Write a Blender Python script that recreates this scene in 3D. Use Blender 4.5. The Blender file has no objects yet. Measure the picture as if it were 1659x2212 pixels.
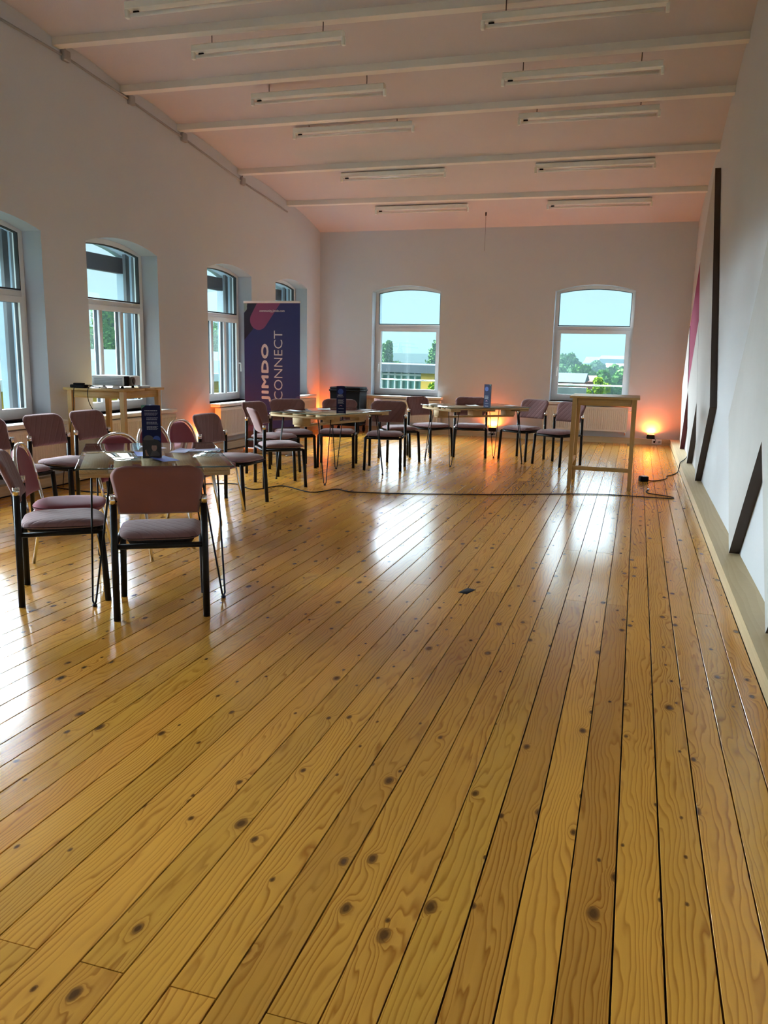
import bpy, bmesh, math, random
from mathutils import Vector, Matrix
random.seed(7)
PI = math.pi
scn = bpy.context.scene
COL = scn.collection

# ------------------------------------------------------------------ camera
CAM_H = 1.41
YAW, PITCH, ROLL, FPX = -0.295728165, 0.190598057, 0.0207790982, 1748.2
def cam_axes():
    cy, sy, cp, sp = math.cos(YAW), math.sin(YAW), math.cos(PITCH), math.sin(PITCH)
    fw = Vector((sy * cp, cy * cp, -sp)); rt = Vector((cy, -sy, 0)); up = rt.cross(fw)
    c, s = math.cos(ROLL), math.sin(ROLL)
    return c * rt + s * up, -s * rt + c * up, fw
_r, _u, _f = cam_axes()
cd = bpy.data.cameras.new('camera')
cam = bpy.data.objects.new('camera', cd); COL.objects.link(cam)
cam.matrix_world = Matrix(((_r.x, _u.x, -_f.x, 0), (_r.y, _u.y, -_f.y, 0), (_r.z, _u.z, -_f.z, CAM_H), (0, 0, 0, 1)))
cd.sensor_fit = 'VERTICAL'; cd.sensor_height = 24.0; cd.lens = FPX / 2212 * 24.0
cd.clip_start = 0.05; cd.clip_end = 2000
scn.camera = cam

# ------------------------------------------------------------------ sky, daylight, exposure
world = bpy.data.worlds.new('overcast_sky'); scn.world = world; world.use_nodes = True
bg = world.node_tree.nodes['Background']
bg.inputs['Color'].default_value = (0.60, 0.83, 0.91, 1); bg.inputs['Strength'].default_value = .72
def sun(name, direction, strength, angle, color):
    l = bpy.data.lights.new(name, 'SUN'); l.energy = strength; l.angle = math.radians(angle); l.color = color
    o = bpy.data.objects.new(name, l); COL.objects.link(o)
    o.rotation_euler = Vector(direction).to_track_quat('-Z', 'Y').to_euler()
    o.location = (-20, 10, 20)
    return o
sun('daylight_west', (0.75, -0.48, -0.45), 66.0, 80, (0.78, 0.91, 1.0))
sun('daylight_north', (0.10, -0.88, -0.46), 10.0, 110, (0.72, 0.89, 1.0))
vs = scn.view_settings
vs.view_transform = 'Standard'; vs.look = 'None'; vs.gamma = 1.0; vs.exposure = 0.55; vs.use_curve_mapping = False

# ------------------------------------------------------------------ materials
MATS = {}
class NT:
    """small helper around a node tree"""
    def __init__(s, name):
        s.m = bpy.data.materials.new(name); s.m.use_nodes = True
        s.t = s.m.node_tree; s.n = s.t.nodes; s.l = s.t.links
        s.b = s.n['Principled BSDF']; s.out = s.n['Material Output']
    def put(s, sock, v):
        if isinstance(v, bpy.types.NodeSocket): s.l.new(v, sock)
        elif v is not None:
            if hasattr(sock.default_value, '__len__') and not hasattr(v, '__len__'): v = (v,) * len(sock.default_value)
            sock.default_value = v
    def math(s, op, a, b=None, c=None, clamp=False):
        n = s.n.new('ShaderNodeMath'); n.operation = op; n.use_clamp = clamp
        s.put(n.inputs[0], a); s.put(n.inputs[1], b); s.put(n.inputs[2], c); return n.outputs[0]
    def vmath(s, op, a, b=None):
        n = s.n.new('ShaderNodeVectorMath'); n.operation = op; s.put(n.inputs[0], a); s.put(n.inputs[1], b); return n.outputs[0]
    def comb(s, x=0, y=0, z=0):
        n = s.n.new('ShaderNodeCombineXYZ'); s.put(n.inputs[0], x); s.put(n.inputs[1], y); s.put(n.inputs[2], z); return n.outputs[0]
    def sep(s, v):
        n = s.n.new('ShaderNodeSeparateXYZ'); s.put(n.inputs[0], v); return n.outputs
    def coord(s, k='Object'): return s.n.new('ShaderNodeTexCoord').outputs[k]
    def rand(s): return s.n.new('ShaderNodeObjectInfo').outputs['Random']
    def noise(s, vec, scale=1, detail=2, rough=.5, dist=0):
        n = s.n.new('ShaderNodeTexNoise'); s.put(n.inputs['Vector'], vec); s.put(n.inputs['Scale'], scale)
        n.inputs['Detail'].default_value = detail; n.inputs['Roughness'].default_value = rough; n.inputs['Distortion'].default_value = dist
        return n.outputs['Fac']
    def ramp(s, fac, stops, interp='LINEAR'):
        n = s.n.new('ShaderNodeValToRGB'); cr = n.color_ramp; cr.interpolation = interp
        while len(cr.elements) < len(stops): cr.elements.new(.5)
        for e, (p, c) in zip(cr.elements, stops): e.position = p; e.color = (*c, 1) if len(c) == 3 else c
        s.put(n.inputs[0], fac); return n.outputs[0]
    def mix(s, fac, a, b, mode='MIX'):
        n = s.n.new('ShaderNodeMix'); n.data_type = 'RGBA'; n.blend_type = mode
        s.put(n.inputs[0], fac)
        s.put(n.inputs[6], (*a, 1) if isinstance(a, tuple) and len(a) == 3 else a); s.put(n.inputs[7], (*b, 1) if isinstance(b, tuple) and len(b) == 3 else b)
        return n.outputs[2]
    def maprange(s, v, a, b, c, d, smooth=False):
        n = s.n.new('ShaderNodeMapRange'); n.clamp = True
        if smooth: n.interpolation_type = 'SMOOTHSTEP'
        s.put(n.inputs[0], v); s.put(n.inputs[1], a); s.put(n.inputs[2], b); s.put(n.inputs[3], c); s.put(n.inputs[4], d); return n.outputs[0]
    def bump(s, h, strength=.3, dist=.01):
        n = s.n.new('ShaderNodeBump'); s.put(n.inputs['Height'], h); n.inputs['Strength'].default_value = strength; n.inputs['Distance'].default_value = dist
        s.l.new(n.outputs[0], s.b.inputs['Normal'])
    def base(s, c): s.put(s.b.inputs['Base Color'], (*c, 1) if isinstance(c, tuple) and len(c) == 3 else c)
    def set(s, **k):
        for a, v in k.items(): s.put(s.b.inputs[a.replace('_', ' ')], v)
        return s

def plain(name, col, rough=.6, metal=0, var=.06, scale=14, bump=0, **k):
    t = NT(name); n = t.noise(t.coord(), scale, 3)
    lo = tuple(max(0, c * (1 - var)) for c in col); hi = tuple(min(1, c * (1 + var)) for c in col)
    t.base(t.mix(n, lo, hi)); t.set(Roughness=rough, Metallic=metal, **k)
    if bump: t.bump(n, bump, .01)
    MATS[name] = t.m
def emit(name, col, strength):
    t = NT(name); t.base((0, 0, 0)); t.set(Emission_Color=(*col, 1), Emission_Strength=strength); MATS[name] = t.m
def glassy(name, tint, refl=1.0, ior=1.45, rough=0.0):
    t = NT(name); t.n.remove(t.b)
    tr = t.n.new('ShaderNodeBsdfTransparent'); tr.inputs[0].default_value = (*tint, 1)
    gl = t.n.new('ShaderNodeBsdfGlossy'); gl.inputs['Roughness'].default_value = rough
    fr = t.n.new('ShaderNodeFresnel'); fr.inputs[0].default_value = ior
    mx = t.n.new('ShaderNodeMixShader')
    geo = t.n.new('ShaderNodeNewGeometry')                          # reflect at the front surface only
    t.l.new(t.math('MULTIPLY', t.math('MULTIPLY', fr.outputs[0], refl, clamp=True), t.math('SUBTRACT', 1.0, geo.outputs['Backfacing'])), mx.inputs[0])
    t.l.new(tr.outputs[0], mx.inputs[1]); t.l.new(gl.outputs[0], mx.inputs[2]); t.l.new(mx.outputs[0], t.out.inputs[0])
    MATS[name] = t.m

def wall_paint(name, col, var=.05, bump=.25):
    t = NT(name); c = t.coord()
    big = t.noise(c, .8, 4, .6); fine = t.noise(c, 70, 3)
    t.base(t.mix(big, tuple(v * (1 - var) for v in col), tuple(min(1, v * (1 + var)) for v in col)))
    t.set(Roughness=.85); t.bump(t.math('ADD', t.math('MULTIPLY', big, 2.0), t.math('MULTIPLY', fine, .35)), bump, .01)
    MATS[name] = t.m
wall_paint('wall_paint', (.60, .612, .622)); wall_paint('reveal_paint', (.36, .365, .39)); wall_paint('ceiling_paint', (.60, .555, .555), .07, .4); wall_paint('beam_paint', (.78, .76, .70), .10, .5)  # window reveals: wall paint darkened, their shade put into the colour
wall_paint('exterior_plaster', (.30, .40, .46), .18, .9)

def pine_floor():
    t = NT('pine_floor'); o = t.coord(); r = t.rand()
    p = t.vmath('ADD', o, t.comb(t.math('MULTIPLY', r, 37.3), t.math('MULTIPLY', r, 91.7), 0))
    x, y, _ = t.sep(p)
    # knots
    vo = t.n.new('ShaderNodeTexVoronoi'); vo.voronoi_dimensions = '2D'; vo.inputs['Scale'].default_value = 1.0
    t.put(vo.inputs['Vector'], t.comb(t.math('MULTIPLY', x, 8.0), t.math('MULTIPLY', y, 4.6), 0))
    d = vo.outputs['Distance']; cr, cg, cb = t.sep(vo.outputs['Color'])
    wob = t.math('MULTIPLY', t.math('SUBTRACT', t.noise(p, 45, 2), .5), .05)
    d = t.math('ADD', d, wob)
    on = t.math('GREATER_THAN', cr, .56)
    rad = t.maprange(t.math('POWER', cg, 2.0), 0, 1, .055, .165)
    knot = t.math('MULTIPLY', t.maprange(d, t.math('MULTIPLY', rad, .72), rad, 1, 0, True), on)
    core = t.math('MULTIPLY', t.maprange(d, t.math('MULTIPLY', rad, .35), t.math('MULTIPLY', rad, .7), 1, 0, True), on)
    halo = t.math('MULTIPLY', t.math('MULTIPLY', t.math('POWER', 2.718, t.math('MULTIPLY', d, -7.0)), on), t.math('MULTIPLY', cg, t.maprange(d, .12, .40, 1, 0, True)))
    # grain
    warp = t.math('SUBTRACT', t.noise(t.comb(t.math('MULTIPLY', x, 5.5), t.math('MULTIPLY', y, .75), 0), 1, 3, .55, .4), .5)
    wav = t.math('SUBTRACT', t.noise(t.comb(t.math('MULTIPLY', x, 20), t.math('MULTIPLY', y, 7), 0), 1, 2, .5), .5)
    g = t.math('ADD', x, t.math('MULTIPLY', warp, .22))
    g = t.math('ADD', g, t.math('MULTIPLY', wav, .014))
    g = t.math('ADD', g, t.math('MULTIPLY', halo, .075))
    fr = t.math('FRACT', t.math('MULTIPLY', g, 58.0))
    ring = t.ramp(fr, [(0, (.05, .05, .05)), (.55, (.25, .25, .25)), (.86, (.95, .95, .95)), (1, (.05, .05, .05))])
    fib = t.noise(t.comb(t.math('MULTIPLY', x, 420), t.math('MULTIPLY', y, 9), 0), 1, 2)
    amp = t.maprange(t.noise(t.comb(t.math('MULTIPLY', x, 7), t.math('MULTIPLY', y, .9), 0), 1, 2), .30, .62, .45, 1.0)
    col = t.mix(t.math('MULTIPLY', ring, amp), (.70, .355, .050), (.30, .098, .008))
    col = t.mix(t.math('MULTIPLY', fib, .30), col, (.42, .20, .03))
    tone = t.maprange(r, 0, 1, .78, 1.12)
    col = t.mix(1.0, col, t.comb(tone, t.math('MULTIPLY', tone, t.maprange(t.math('FRACT', t.math('MULTIPLY', r, 17.0)), 0, 1, .90, 1.02)), tone), 'MULTIPLY')
    patch = t.noise(p, 1.1, 2)
    col = t.mix(t.maprange(patch, .4, .75, 0, .22, True), col, (.40, .19, .03))
    col = t.mix(t.math('MULTIPLY', t.math('MULTIPLY', halo, 1.2, clamp=True), .55), col, (.36, .15, .025))
    col = t.mix(t.math('MULTIPLY', knot, .70), col, (.115, .045, .012))
    col = t.mix(t.math('MULTIPLY', core, .75), col, (.055, .022, .008))
    t.base(col)
    scuff = t.noise(t.comb(t.math('MULTIPLY', x, 14), t.math('MULTIPLY', y, 5), 0), 1, 4, .6)
    t.set(Roughness=.19, Coat_Weight=.05, Coat_Roughness=.12, Specular_IOR_Level=.42)
    h = t.math('ADD', t.math('MULTIPLY', ring, -.12), t.math('MULTIPLY', t.noise(t.comb(t.math('MULTIPLY', x, 9), t.math('MULTIPLY', y, 2.2), 0), 1, 0), .55))
    t.bump(h, .06, .010)
    MATS['pine_floor'] = t.m
pine_floor()
def wood(name, light, dark, axis='x', freq=55, rough=.5):
    t = NT(name); o = t.coord(); r = t.rand()
    p = t.vmath('ADD', o, t.comb(t.math('MULTIPLY', r, 13), t.math('MULTIPLY', r, 31), t.math('MULTIPLY', r, 7)))
    x, y, z = t.sep(p)
    a = {'x': (x, t.math('ADD', y, z)), 'y': (y, t.math('ADD', x, z)), 'z': (z, t.math('ADD', x, y))}[axis]
    w = t.noise(t.comb(t.math('MULTIPLY', a[0], 1.2), t.math('MULTIPLY', a[1], 9), 0), 1, 3)
    fr = t.math('FRACT', t.math('MULTIPLY', t.math('ADD', a[1], t.math('MULTIPLY', w, .10)), freq))
    n = t.noise(p, 30, 3)
    t.base(t.mix(t.math('ADD', t.math('MULTIPLY', fr, .5), t.math('MULTIPLY', n, .35)), light, dark))
    t.set(Roughness=rough); t.bump(fr, .06, .003); MATS[name] = t.m
for ax in 'xyz':
    wood('pine_table_' + ax, (.52, .33, .11), (.38, .20, .05), ax, 45, .42)
    wood('pallet_wood_' + ax, (.56, .40, .20), (.36, .22, .09), ax, 60, .75)
wood('plywood', (.60, .47, .27), (.50, .36, .18), 'y', 26, .5)
wood('plywood_x', (.60, .47, .27), (.50, .36, .18), 'x', 26, .5)

def fabric(name, col, quilt=None):
    t = NT(name); o = t.coord(); x, y, z = t.sep(o)
    n = t.noise(o, 420, 2); big = t.noise(o, 7, 3)
    h = t.math('MULTIPLY', n, .15); c = t.mix(big, tuple(v * .86 for v in col), tuple(min(1, v * 1.14) for v in col))
    if quilt:
        if quilt == 'back': q = t.math('ADD', x, t.math('MULTIPLY', z, .75))
        else: q = t.math('ADD', t.math('ADD', x, t.math('MULTIPLY', y, .8)), t.math('MULTIPLY', t.math('SUBTRACT', big, .5), .06))
        f = t.math('ABSOLUTE', t.math('SUBTRACT', t.math('FRACT', t.math('MULTIPLY', q, 15.0)), .5))
        g = t.maprange(f, .30, .5, 1, 0, True)
        h = t.math('ADD', h, g)
        c = t.mix(t.maprange(f, .44, .5, 0, .35, True), c, tuple(v * .5 for v in col))
    t.base(c); t.set(Roughness=.92, Sheen_Weight=.15, Sheen_Roughness=.5)
    t.bump(h, .40 if quilt == 'back' else .28, .006); MATS[name] = t.m
fabric('mauve_quilt_back', (.200, .098, .098), 'back'); fabric('mauve_plain', (.21, .078, .070)); fabric('mauve_quilt_seat', (.235, .125, .130), 'seat'); fabric('maroon_cloth', (.24, .045, .070))
plain('black_metal', (.006, .006, .007), .5, 0, .1, 30, Specular_IOR_Level=.25); plain('black_plastic', (.006, .006, .008), .75, 0, .1, 30, .05, Specular_IOR_Level=.15)
plain('chrome', (.80, .79, .77), .12, 1, .02); plain('steel', (.45, .45, .44), .35, 1, .05)
plain('white_plastic', (.78, .78, .76), .4); plain('white_lacquer', (.80, .79, .75), .35, 0, .03); plain('window_white', (.74, .75, .74), .38, 0, .05, 8)
plain('radiator_enamel', (.74, .66, .56), .4, 0, .04); plain('conduit_grey', (.34, .33, .32), .6); plain('zinc', (.13, .135, .14), .6, 0, Specular_IOR_Level=.1)
plain('slate_shutter', (.045, .05, .06), .6); plain('gasket', (.02, .02, .022), .6); plain('gap_dark', (.02, .012, .006), .9)
plain('panel_cloth', (.49, .475, .45), .9, 0, .05, 5, .1, Specular_IOR_Level=.1); plain('panel_edge', (.060, .045, .038), .7); plain('magenta_cloth', (.25, .018, .070), .9, 0, .05, 5, Specular_IOR_Level=.1); plain('maroon_edge', (.09, .008, .018), .7)
plain('lamp_housing', (.84, .86, .80), .4); plain('lamp_tube', (.82, .80, .76), .3); plain('wire_dark', (.05, .04, .04), .6)
plain('banner_navy', (.013, .020, .15), .55, 0, .03, 3); plain('banner_black', (.006, .008, .035), .55, 0, .03, 3); plain('banner_plum', (.24, .055, .16), .55, 0, .03, 3); plain('banner_violet', (.075, .04, .16), .55, 0, .03, 3)
plain('banner_mint', (.24, .36, .34), .55, 0, .03, 3); plain('banner_letter', (.70, .71, .73), .6, 0, .03, 3); plain('banner_faint', (.20, .20, .34), .6, 0, .03, 3)
plain('card_navy', (.008, .011, .06), .6, 0, .03, 3, Specular_IOR_Level=.2); plain('card_ink', (.42, .44, .50), .5); plain('card_blue', (.03, .08, .36), .4); plain('card_mint', (.10, .32, .24), .4); plain('card_photo', (.018, .016, .015), .4, 0, .3, 40); plain('card_skin', (.30, .17, .12), .5, 0, .15, 60); plain('card_grey', (.07, .065, .055), .4); plain('paper', (.72, .74, .76), .6); plain('paper_lilac', (.40, .40, .62), .5); plain('paper_blue', (.05, .10, .45), .5); plain('card_pink', (.55, .25, .4), .5)
plain('projector_white', (.70, .70, .68), .35, 0, .03); plain('lens_glass', (.02, .02, .03), .08); plain('projector_grey', (.16, .16, .17), .45)
plain('socket_white', (.80, .79, .76), .3); plain('valve_white', (.75, .72, .68), .4); plain('putty', (.45, .30, .17), .7)
emit('amber_lens', (1.0, .24, .02), 30)
glassy('pane_glass', (.97, .995, .995), .9); glassy('table_glass', (.95, .975, .97), 1.2, 1.5, .02); plain('glass_edge', (.02, .05, .045), .1)
# outdoors
def leaves(name, a, b):
    t = NT(name); n = t.noise(t.coord(), .9, 4, .7); t.base(t.mix(n, a, b)); t.set(Roughness=.8, Specular_IOR_Level=0.0); MATS[name] = t.m
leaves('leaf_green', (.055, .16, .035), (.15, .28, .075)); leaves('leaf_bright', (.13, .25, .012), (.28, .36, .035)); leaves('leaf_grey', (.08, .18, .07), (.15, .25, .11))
plain('bark', (0.0210, 0.0168, 0.0126), .9, Specular_IOR_Level=0.0); plain('roof_grey', (0.085, 0.100, 0.112), .7, 0, .12, 1.2, Specular_IOR_Level=0.0); plain('yellow_render', (0.500, 0.330, 0.070), .8, Specular_IOR_Level=0.0); plain('hall_metal', (0.200, 0.270, 0.340), .6, Specular_IOR_Level=0.0); plain('hall_trim', (0.500, 0.550, 0.580), .6, Specular_IOR_Level=0.0)
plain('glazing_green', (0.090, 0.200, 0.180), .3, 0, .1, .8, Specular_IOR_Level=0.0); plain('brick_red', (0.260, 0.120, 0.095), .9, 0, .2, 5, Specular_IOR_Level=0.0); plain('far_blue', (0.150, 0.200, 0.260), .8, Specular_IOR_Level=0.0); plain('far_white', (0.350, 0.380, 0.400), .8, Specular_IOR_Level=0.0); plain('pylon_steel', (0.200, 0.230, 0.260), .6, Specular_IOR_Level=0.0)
plain('meadow', (0.0294, 0.0504, 0.0189), .95, 0, .3, .05, Specular_IOR_Level=0.0); plain('graffiti_wall', (0.280, 0.300, 0.320), .8, 0, .6, 1.1, Specular_IOR_Level=0.0)

# ------------------------------------------------------------------ mesh helpers
class MB:
    def __init__(s): s.v = []; s.f = []; s.mi = []; s.sm = []
    def add(s, vs_, fs, mi=0, smooth=False):
        b = len(s.v); s.v += [tuple(v) for v in vs_]
        for f in fs: s.f.append(tuple(i + b for i in f)); s.mi.append(mi); s.sm.append(smooth)
        return s
    def box(s, x0, x1, y0, y1, z0, z1, mi=0, M=None):
        vs_ = [Vector((x, y, z)) for z in (z0, z1) for y in (y0, y1) for x in (x0, x1)]
        if M: vs_ = [M @ v for v in vs_]
        return s.add(vs_, [(0, 2, 3, 1), (4, 5, 7, 6), (0, 1, 5, 4), (2, 6, 7, 3), (0, 4, 6, 2), (1, 3, 7, 5)], mi)
    def rbox(s, x0, x1, y0, y1, z0, z1, r, mi=0, seg=3, M=None):
        bm = bmesh.new(); bmesh.ops.create_cube(bm, size=1)
        for v in bm.verts: v.co = Vector(((x0 + x1) / 2 + v.co.x * (x1 - x0), (y0 + y1) / 2 + v.co.y * (y1 - y0), (z0 + z1) / 2 + v.co.z * (z1 - z0)))
        bmesh.ops.bevel(bm, geom=bm.edges[:], offset=r, segments=seg, affect='EDGES', profile=.5)
        return s.frombm(bm, mi, True, M)
    def frombm(s, bm, mi=0, smooth=True, M=None):
        bm.verts.index_update()
        s.add([(M @ v.co) if M else v.co.copy() for v in bm.verts], [[v.index for v in f.verts] for f in bm.faces], mi, smooth); bm.free(); return s
    def prism(s, poly, d0, d1, plane='xz', mi=0, side=None):
        """extrude a polygon drawn in a plane ('xz': third axis y, 'yz': x, 'xy': z) from d0 to d1"""
        def P(a, b, d): return {'xz': (a, d, b), 'yz': (d, a, b), 'xy': (a, b, d)}[plane]
        n = len(poly); vs_ = [P(a, b, d0) for a, b in poly] + [P(a, b, d1) for a, b in poly]
        s.add(vs_, [tuple(range(n))[::-1], tuple(range(n, 2 * n))], mi)
        return s.add(vs_, [(i, (i + 1) % n, n + (i + 1) % n, n + i) for i in range(n)], mi if side is None else side)
    def ring(s, outer, inner, d0, d1, mi=0):
        """frame between two closed xz outlines with the same number of points, depth d0..d1 on y"""
        n = len(outer); vs_ = []
        for d in (d0, d1):
            vs_ += [(a, d, b) for a, b in outer] + [(a, d, b) for a, b in inner]
        fs = []
        for i in range(n):
            j = (i + 1) % n
            fs += [(i, j, n + j, n + i), (2 * n + i, 3 * n + i, 3 * n + j, 2 * n + j), (i, 2 * n + i, 2 * n + j, j), (n + i, n + j, 3 * n + j, 3 * n + i)]
        return s.add(vs_, fs, mi)
    def tube(s, pts, r, n=8, mi=0, caps=True, square=False):
        pts = [Vector(p) for p in pts]; rs = r if hasattr(r, '__len__') else [r] * len(pts)
        t0 = (pts[1] - pts[0]).normalized(); up = Vector((0, 0, 1)) if abs(t0.z) < .9 else Vector((0, 1, 0))
        nrm = t0.cross(up).normalized(); vs_ = []; off = PI / 4 if square else 0
        if square: n = 4
        for i, p in enumerate(pts):
            a = (pts[i] - pts[i - 1]).normalized() if i else t0
            b = (pts[i + 1] - pts[i]).normalized() if i < len(pts) - 1 else a
            t = (a + b); t = t.normalized() if t.length > 1e-6 else a
            nrm = (nrm - t * nrm.dot(t)).normalized(); bi = t.cross(nrm)
            k = 1 / max(.5, math.cos(a.angle(b) / 2)) if a.length and b.length else 1
            for q in range(n):
                an = 2 * PI * q / n + off; vs_.append(p + (nrm * math.cos(an) + bi * math.sin(an)) * rs[i] * (1.414 if square else 1))
        fs = [(i * n + q, i * n + (q + 1) % n, (i + 1) * n + (q + 1) % n, (i + 1) * n + q) for i in range(len(pts) - 1) for q in range(n)]
        s.add(vs_, fs, mi, not square)
        if caps: s.add(vs_, [tuple(range(n))[::-1], tuple(range((len(pts) - 1) * n, len(pts) * n))], mi)
        return s
    def lathe(s, prof, n=16, mi=0, c=(0, 0, 0), M=None):
        vs_ = []
        for r, z in prof:
            for q in range(n):
                v = Vector((c[0] + r * math.cos(2 * PI * q / n), c[1] + r * math.sin(2 * PI * q / n), c[2] + z)); vs_.append(M @ v if M else v)
        fs = [(i * n + q, i * n + (q + 1) % n, (i + 1) * n + (q + 1) % n, (i + 1) * n + q) for i in range(len(prof) - 1) for q in range(n)]
        s.add(vs_, fs, mi, True); s.add(vs_, [tuple(range(n))[::-1], tuple(range((len(prof) - 1) * n, len(prof) * n))], mi); return s
    def grid(s, fn, nu, nv, mi=0, smooth=True):
        vs_ = [fn(i / nu, j / nv) for j in range(nv + 1) for i in range(nu + 1)]
        return s.add(vs_, [(j * (nu + 1) + i, j * (nu + 1) + i + 1, (j + 1) * (nu + 1) + i + 1, (j + 1) * (nu + 1) + i) for j in range(nv) for i in range(nu)], mi, smooth)
    def mesh(s, name, mats):
        me = bpy.data.meshes.new(name); me.from_pydata([tuple(v) for v in s.v], [], s.f)
        for m in (mats if isinstance(mats, (list, tuple)) else [mats]): me.materials.append(MATS[m])
        me.polygons.foreach_set('material_index', s.mi); me.polygons.foreach_set('use_smooth', s.sm)
        bm = bmesh.new(); bm.from_mesh(me); bmesh.ops.remove_doubles(bm, verts=bm.verts, dist=1e-6)
        bmesh.ops.recalc_face_normals(bm, faces=bm.faces); bm.to_mesh(me); bm.free(); me.update(); return me
    def build(s, name, mats, parent=None, label=None):
        o = bpy.data.objects.new(name, s.mesh(name, mats)); COL.objects.link(o)
        if parent: o.parent = parent
        if label: o['label'] = label
        return o
def thing(name, label, cat, loc=(0, 0, 0), rz=0, group=None):
    o = bpy.data.objects.new(name, None); COL.objects.link(o); o.empty_display_size = .1
    o.location = loc; o.rotation_euler = (0, 0, rz); return tag(o, label, cat, group)
def tag(o, label, cat, group=None):
    o['label'] = label; o['category'] = cat
    if group: o['group'] = group
    return o
def struct(o, label=None, cat=None):
    o['kind'] = 'structure'
    if label: o['label'] = label
    if cat: o['category'] = cat
    return o
def copy_tree(root, loc, rz, label):
    def rec(o, par):
        c = o.copy(); COL.objects.link(c); c.parent = par
        for ch in o.children: rec(ch, c)
        return c
    kids = list(root.children); r = root.copy(); COL.objects.link(r)
    for k in kids: rec(k, r)
    r.location = loc; r.rotation_euler = (0, 0, rz); r['label'] = label; return r
def share(name, me, parent, loc=(0, 0, 0), rot=(0, 0, 0)):
    o = bpy.data.objects.new(name, me); COL.objects.link(o); o.parent = parent; o.location = loc; o.rotation_euler = rot; return o

# ------------------------------------------------------------------ room shell
XL, XR, YB, YF = -5.845, .775, 14.74, -3.0
LEDGE_X, LEDGE_Y, LEDGE_Z = .627, 14.64, .10
TOPZ = 5.35; THICK = .60
SILL, SPR, PEAK = .68, 2.575, 2.682

def arch_pts(x0, x1, zs, zp, n=16):
    w = (x1 - x0) / 2; h = zp - zs; R = (w * w + h * h) / (2 * h); cz = zp - R; a = math.asin(w / R)
    return [((x0 + x1) / 2 + R * math.sin(-a + 2 * a * i / n), cz + R * math.cos(-a + 2 * a * i / n)) for i in range(n + 1)]
def wall_with_openings(name, a, b, wins, loc, rz, label):
    m = MB()
    for d in (0, THICK):
        mi = 0 if d == 0 else 1
        x = a
        for (w0, w1) in wins + [(b, b)]:
            if w0 > x: m.add([(x, d, 0), (w0, d, 0), (w0, d, TOPZ), (x, d, TOPZ)], [(0, 1, 2, 3)], mi)
            if w0 == b: break
            m.add([(w0, d, 0), (w1, d, 0), (w1, d, SILL), (w0, d, SILL)], [(0, 1, 2, 3)], mi)
            ap = arch_pts(w0, w1, SPR, PEAK)
            for (p, q) in zip(ap[:-1], ap[1:]): m.add([(p[0], d, p[1]), (q[0], d, q[1]), (q[0], d, TOPZ), (p[0], d, TOPZ)], [(0, 1, 2, 3)], mi)
            x = w1
    for (w0, w1) in wins:
        out = [(w0, SILL)] + arch_pts(w0, w1, SPR, PEAK) + [(w1, SILL)]
        n = len(out)
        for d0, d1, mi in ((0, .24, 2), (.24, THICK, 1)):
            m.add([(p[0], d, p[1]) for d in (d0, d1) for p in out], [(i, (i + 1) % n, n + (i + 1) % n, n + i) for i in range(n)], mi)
    for x in (a, b): m.add([(x, 0, 0), (x, THICK, 0), (x, THICK, TOPZ), (x, 0, TOPZ)], [(0, 1, 2, 3)])
    m.add([(a, 0, TOPZ), (b, 0, TOPZ), (b, THICK, TOPZ), (a, THICK, TOPZ)], [(0, 1, 2, 3)])
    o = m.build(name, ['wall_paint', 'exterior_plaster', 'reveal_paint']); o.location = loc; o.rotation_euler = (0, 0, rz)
    return struct(o, label, 'wall')
LEFT_WINS = [(-1.55, -.17), (.90, 2.28), (3.30, 4.68), (5.745, 7.125), (7.83, 9.225), (10.47, 11.85), (12.74, 14.10)]  # first three are out of view, added to let daylight onto the foreground
BACK_WINS = [(-4.80, -3.50), (-1.462, -.122)]
wall_with_openings('wall_left', YF, YB, LEFT_WINS, (XL, 0, 0), PI / 2, 'long off-white plaster wall with a row of arched windows')
wall_with_openings('wall_back', XL - THICK, XR + .3, BACK_WINS, (0, YB, 0), 0, 'far off-white plaster wall with two arched windows')
struct(MB().box(XR, XR + .3, YF, YB, 0, TOPZ).build('wall_right', 'wall_paint'), 'plain white wall behind the angular grey panels', 'wall')
struct(MB().box(XL, XR, YF - .3, YF, 0, TOPZ).build('wall_front', 'wall_paint'), 'plain white end wall behind the viewer', 'wall')

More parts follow.
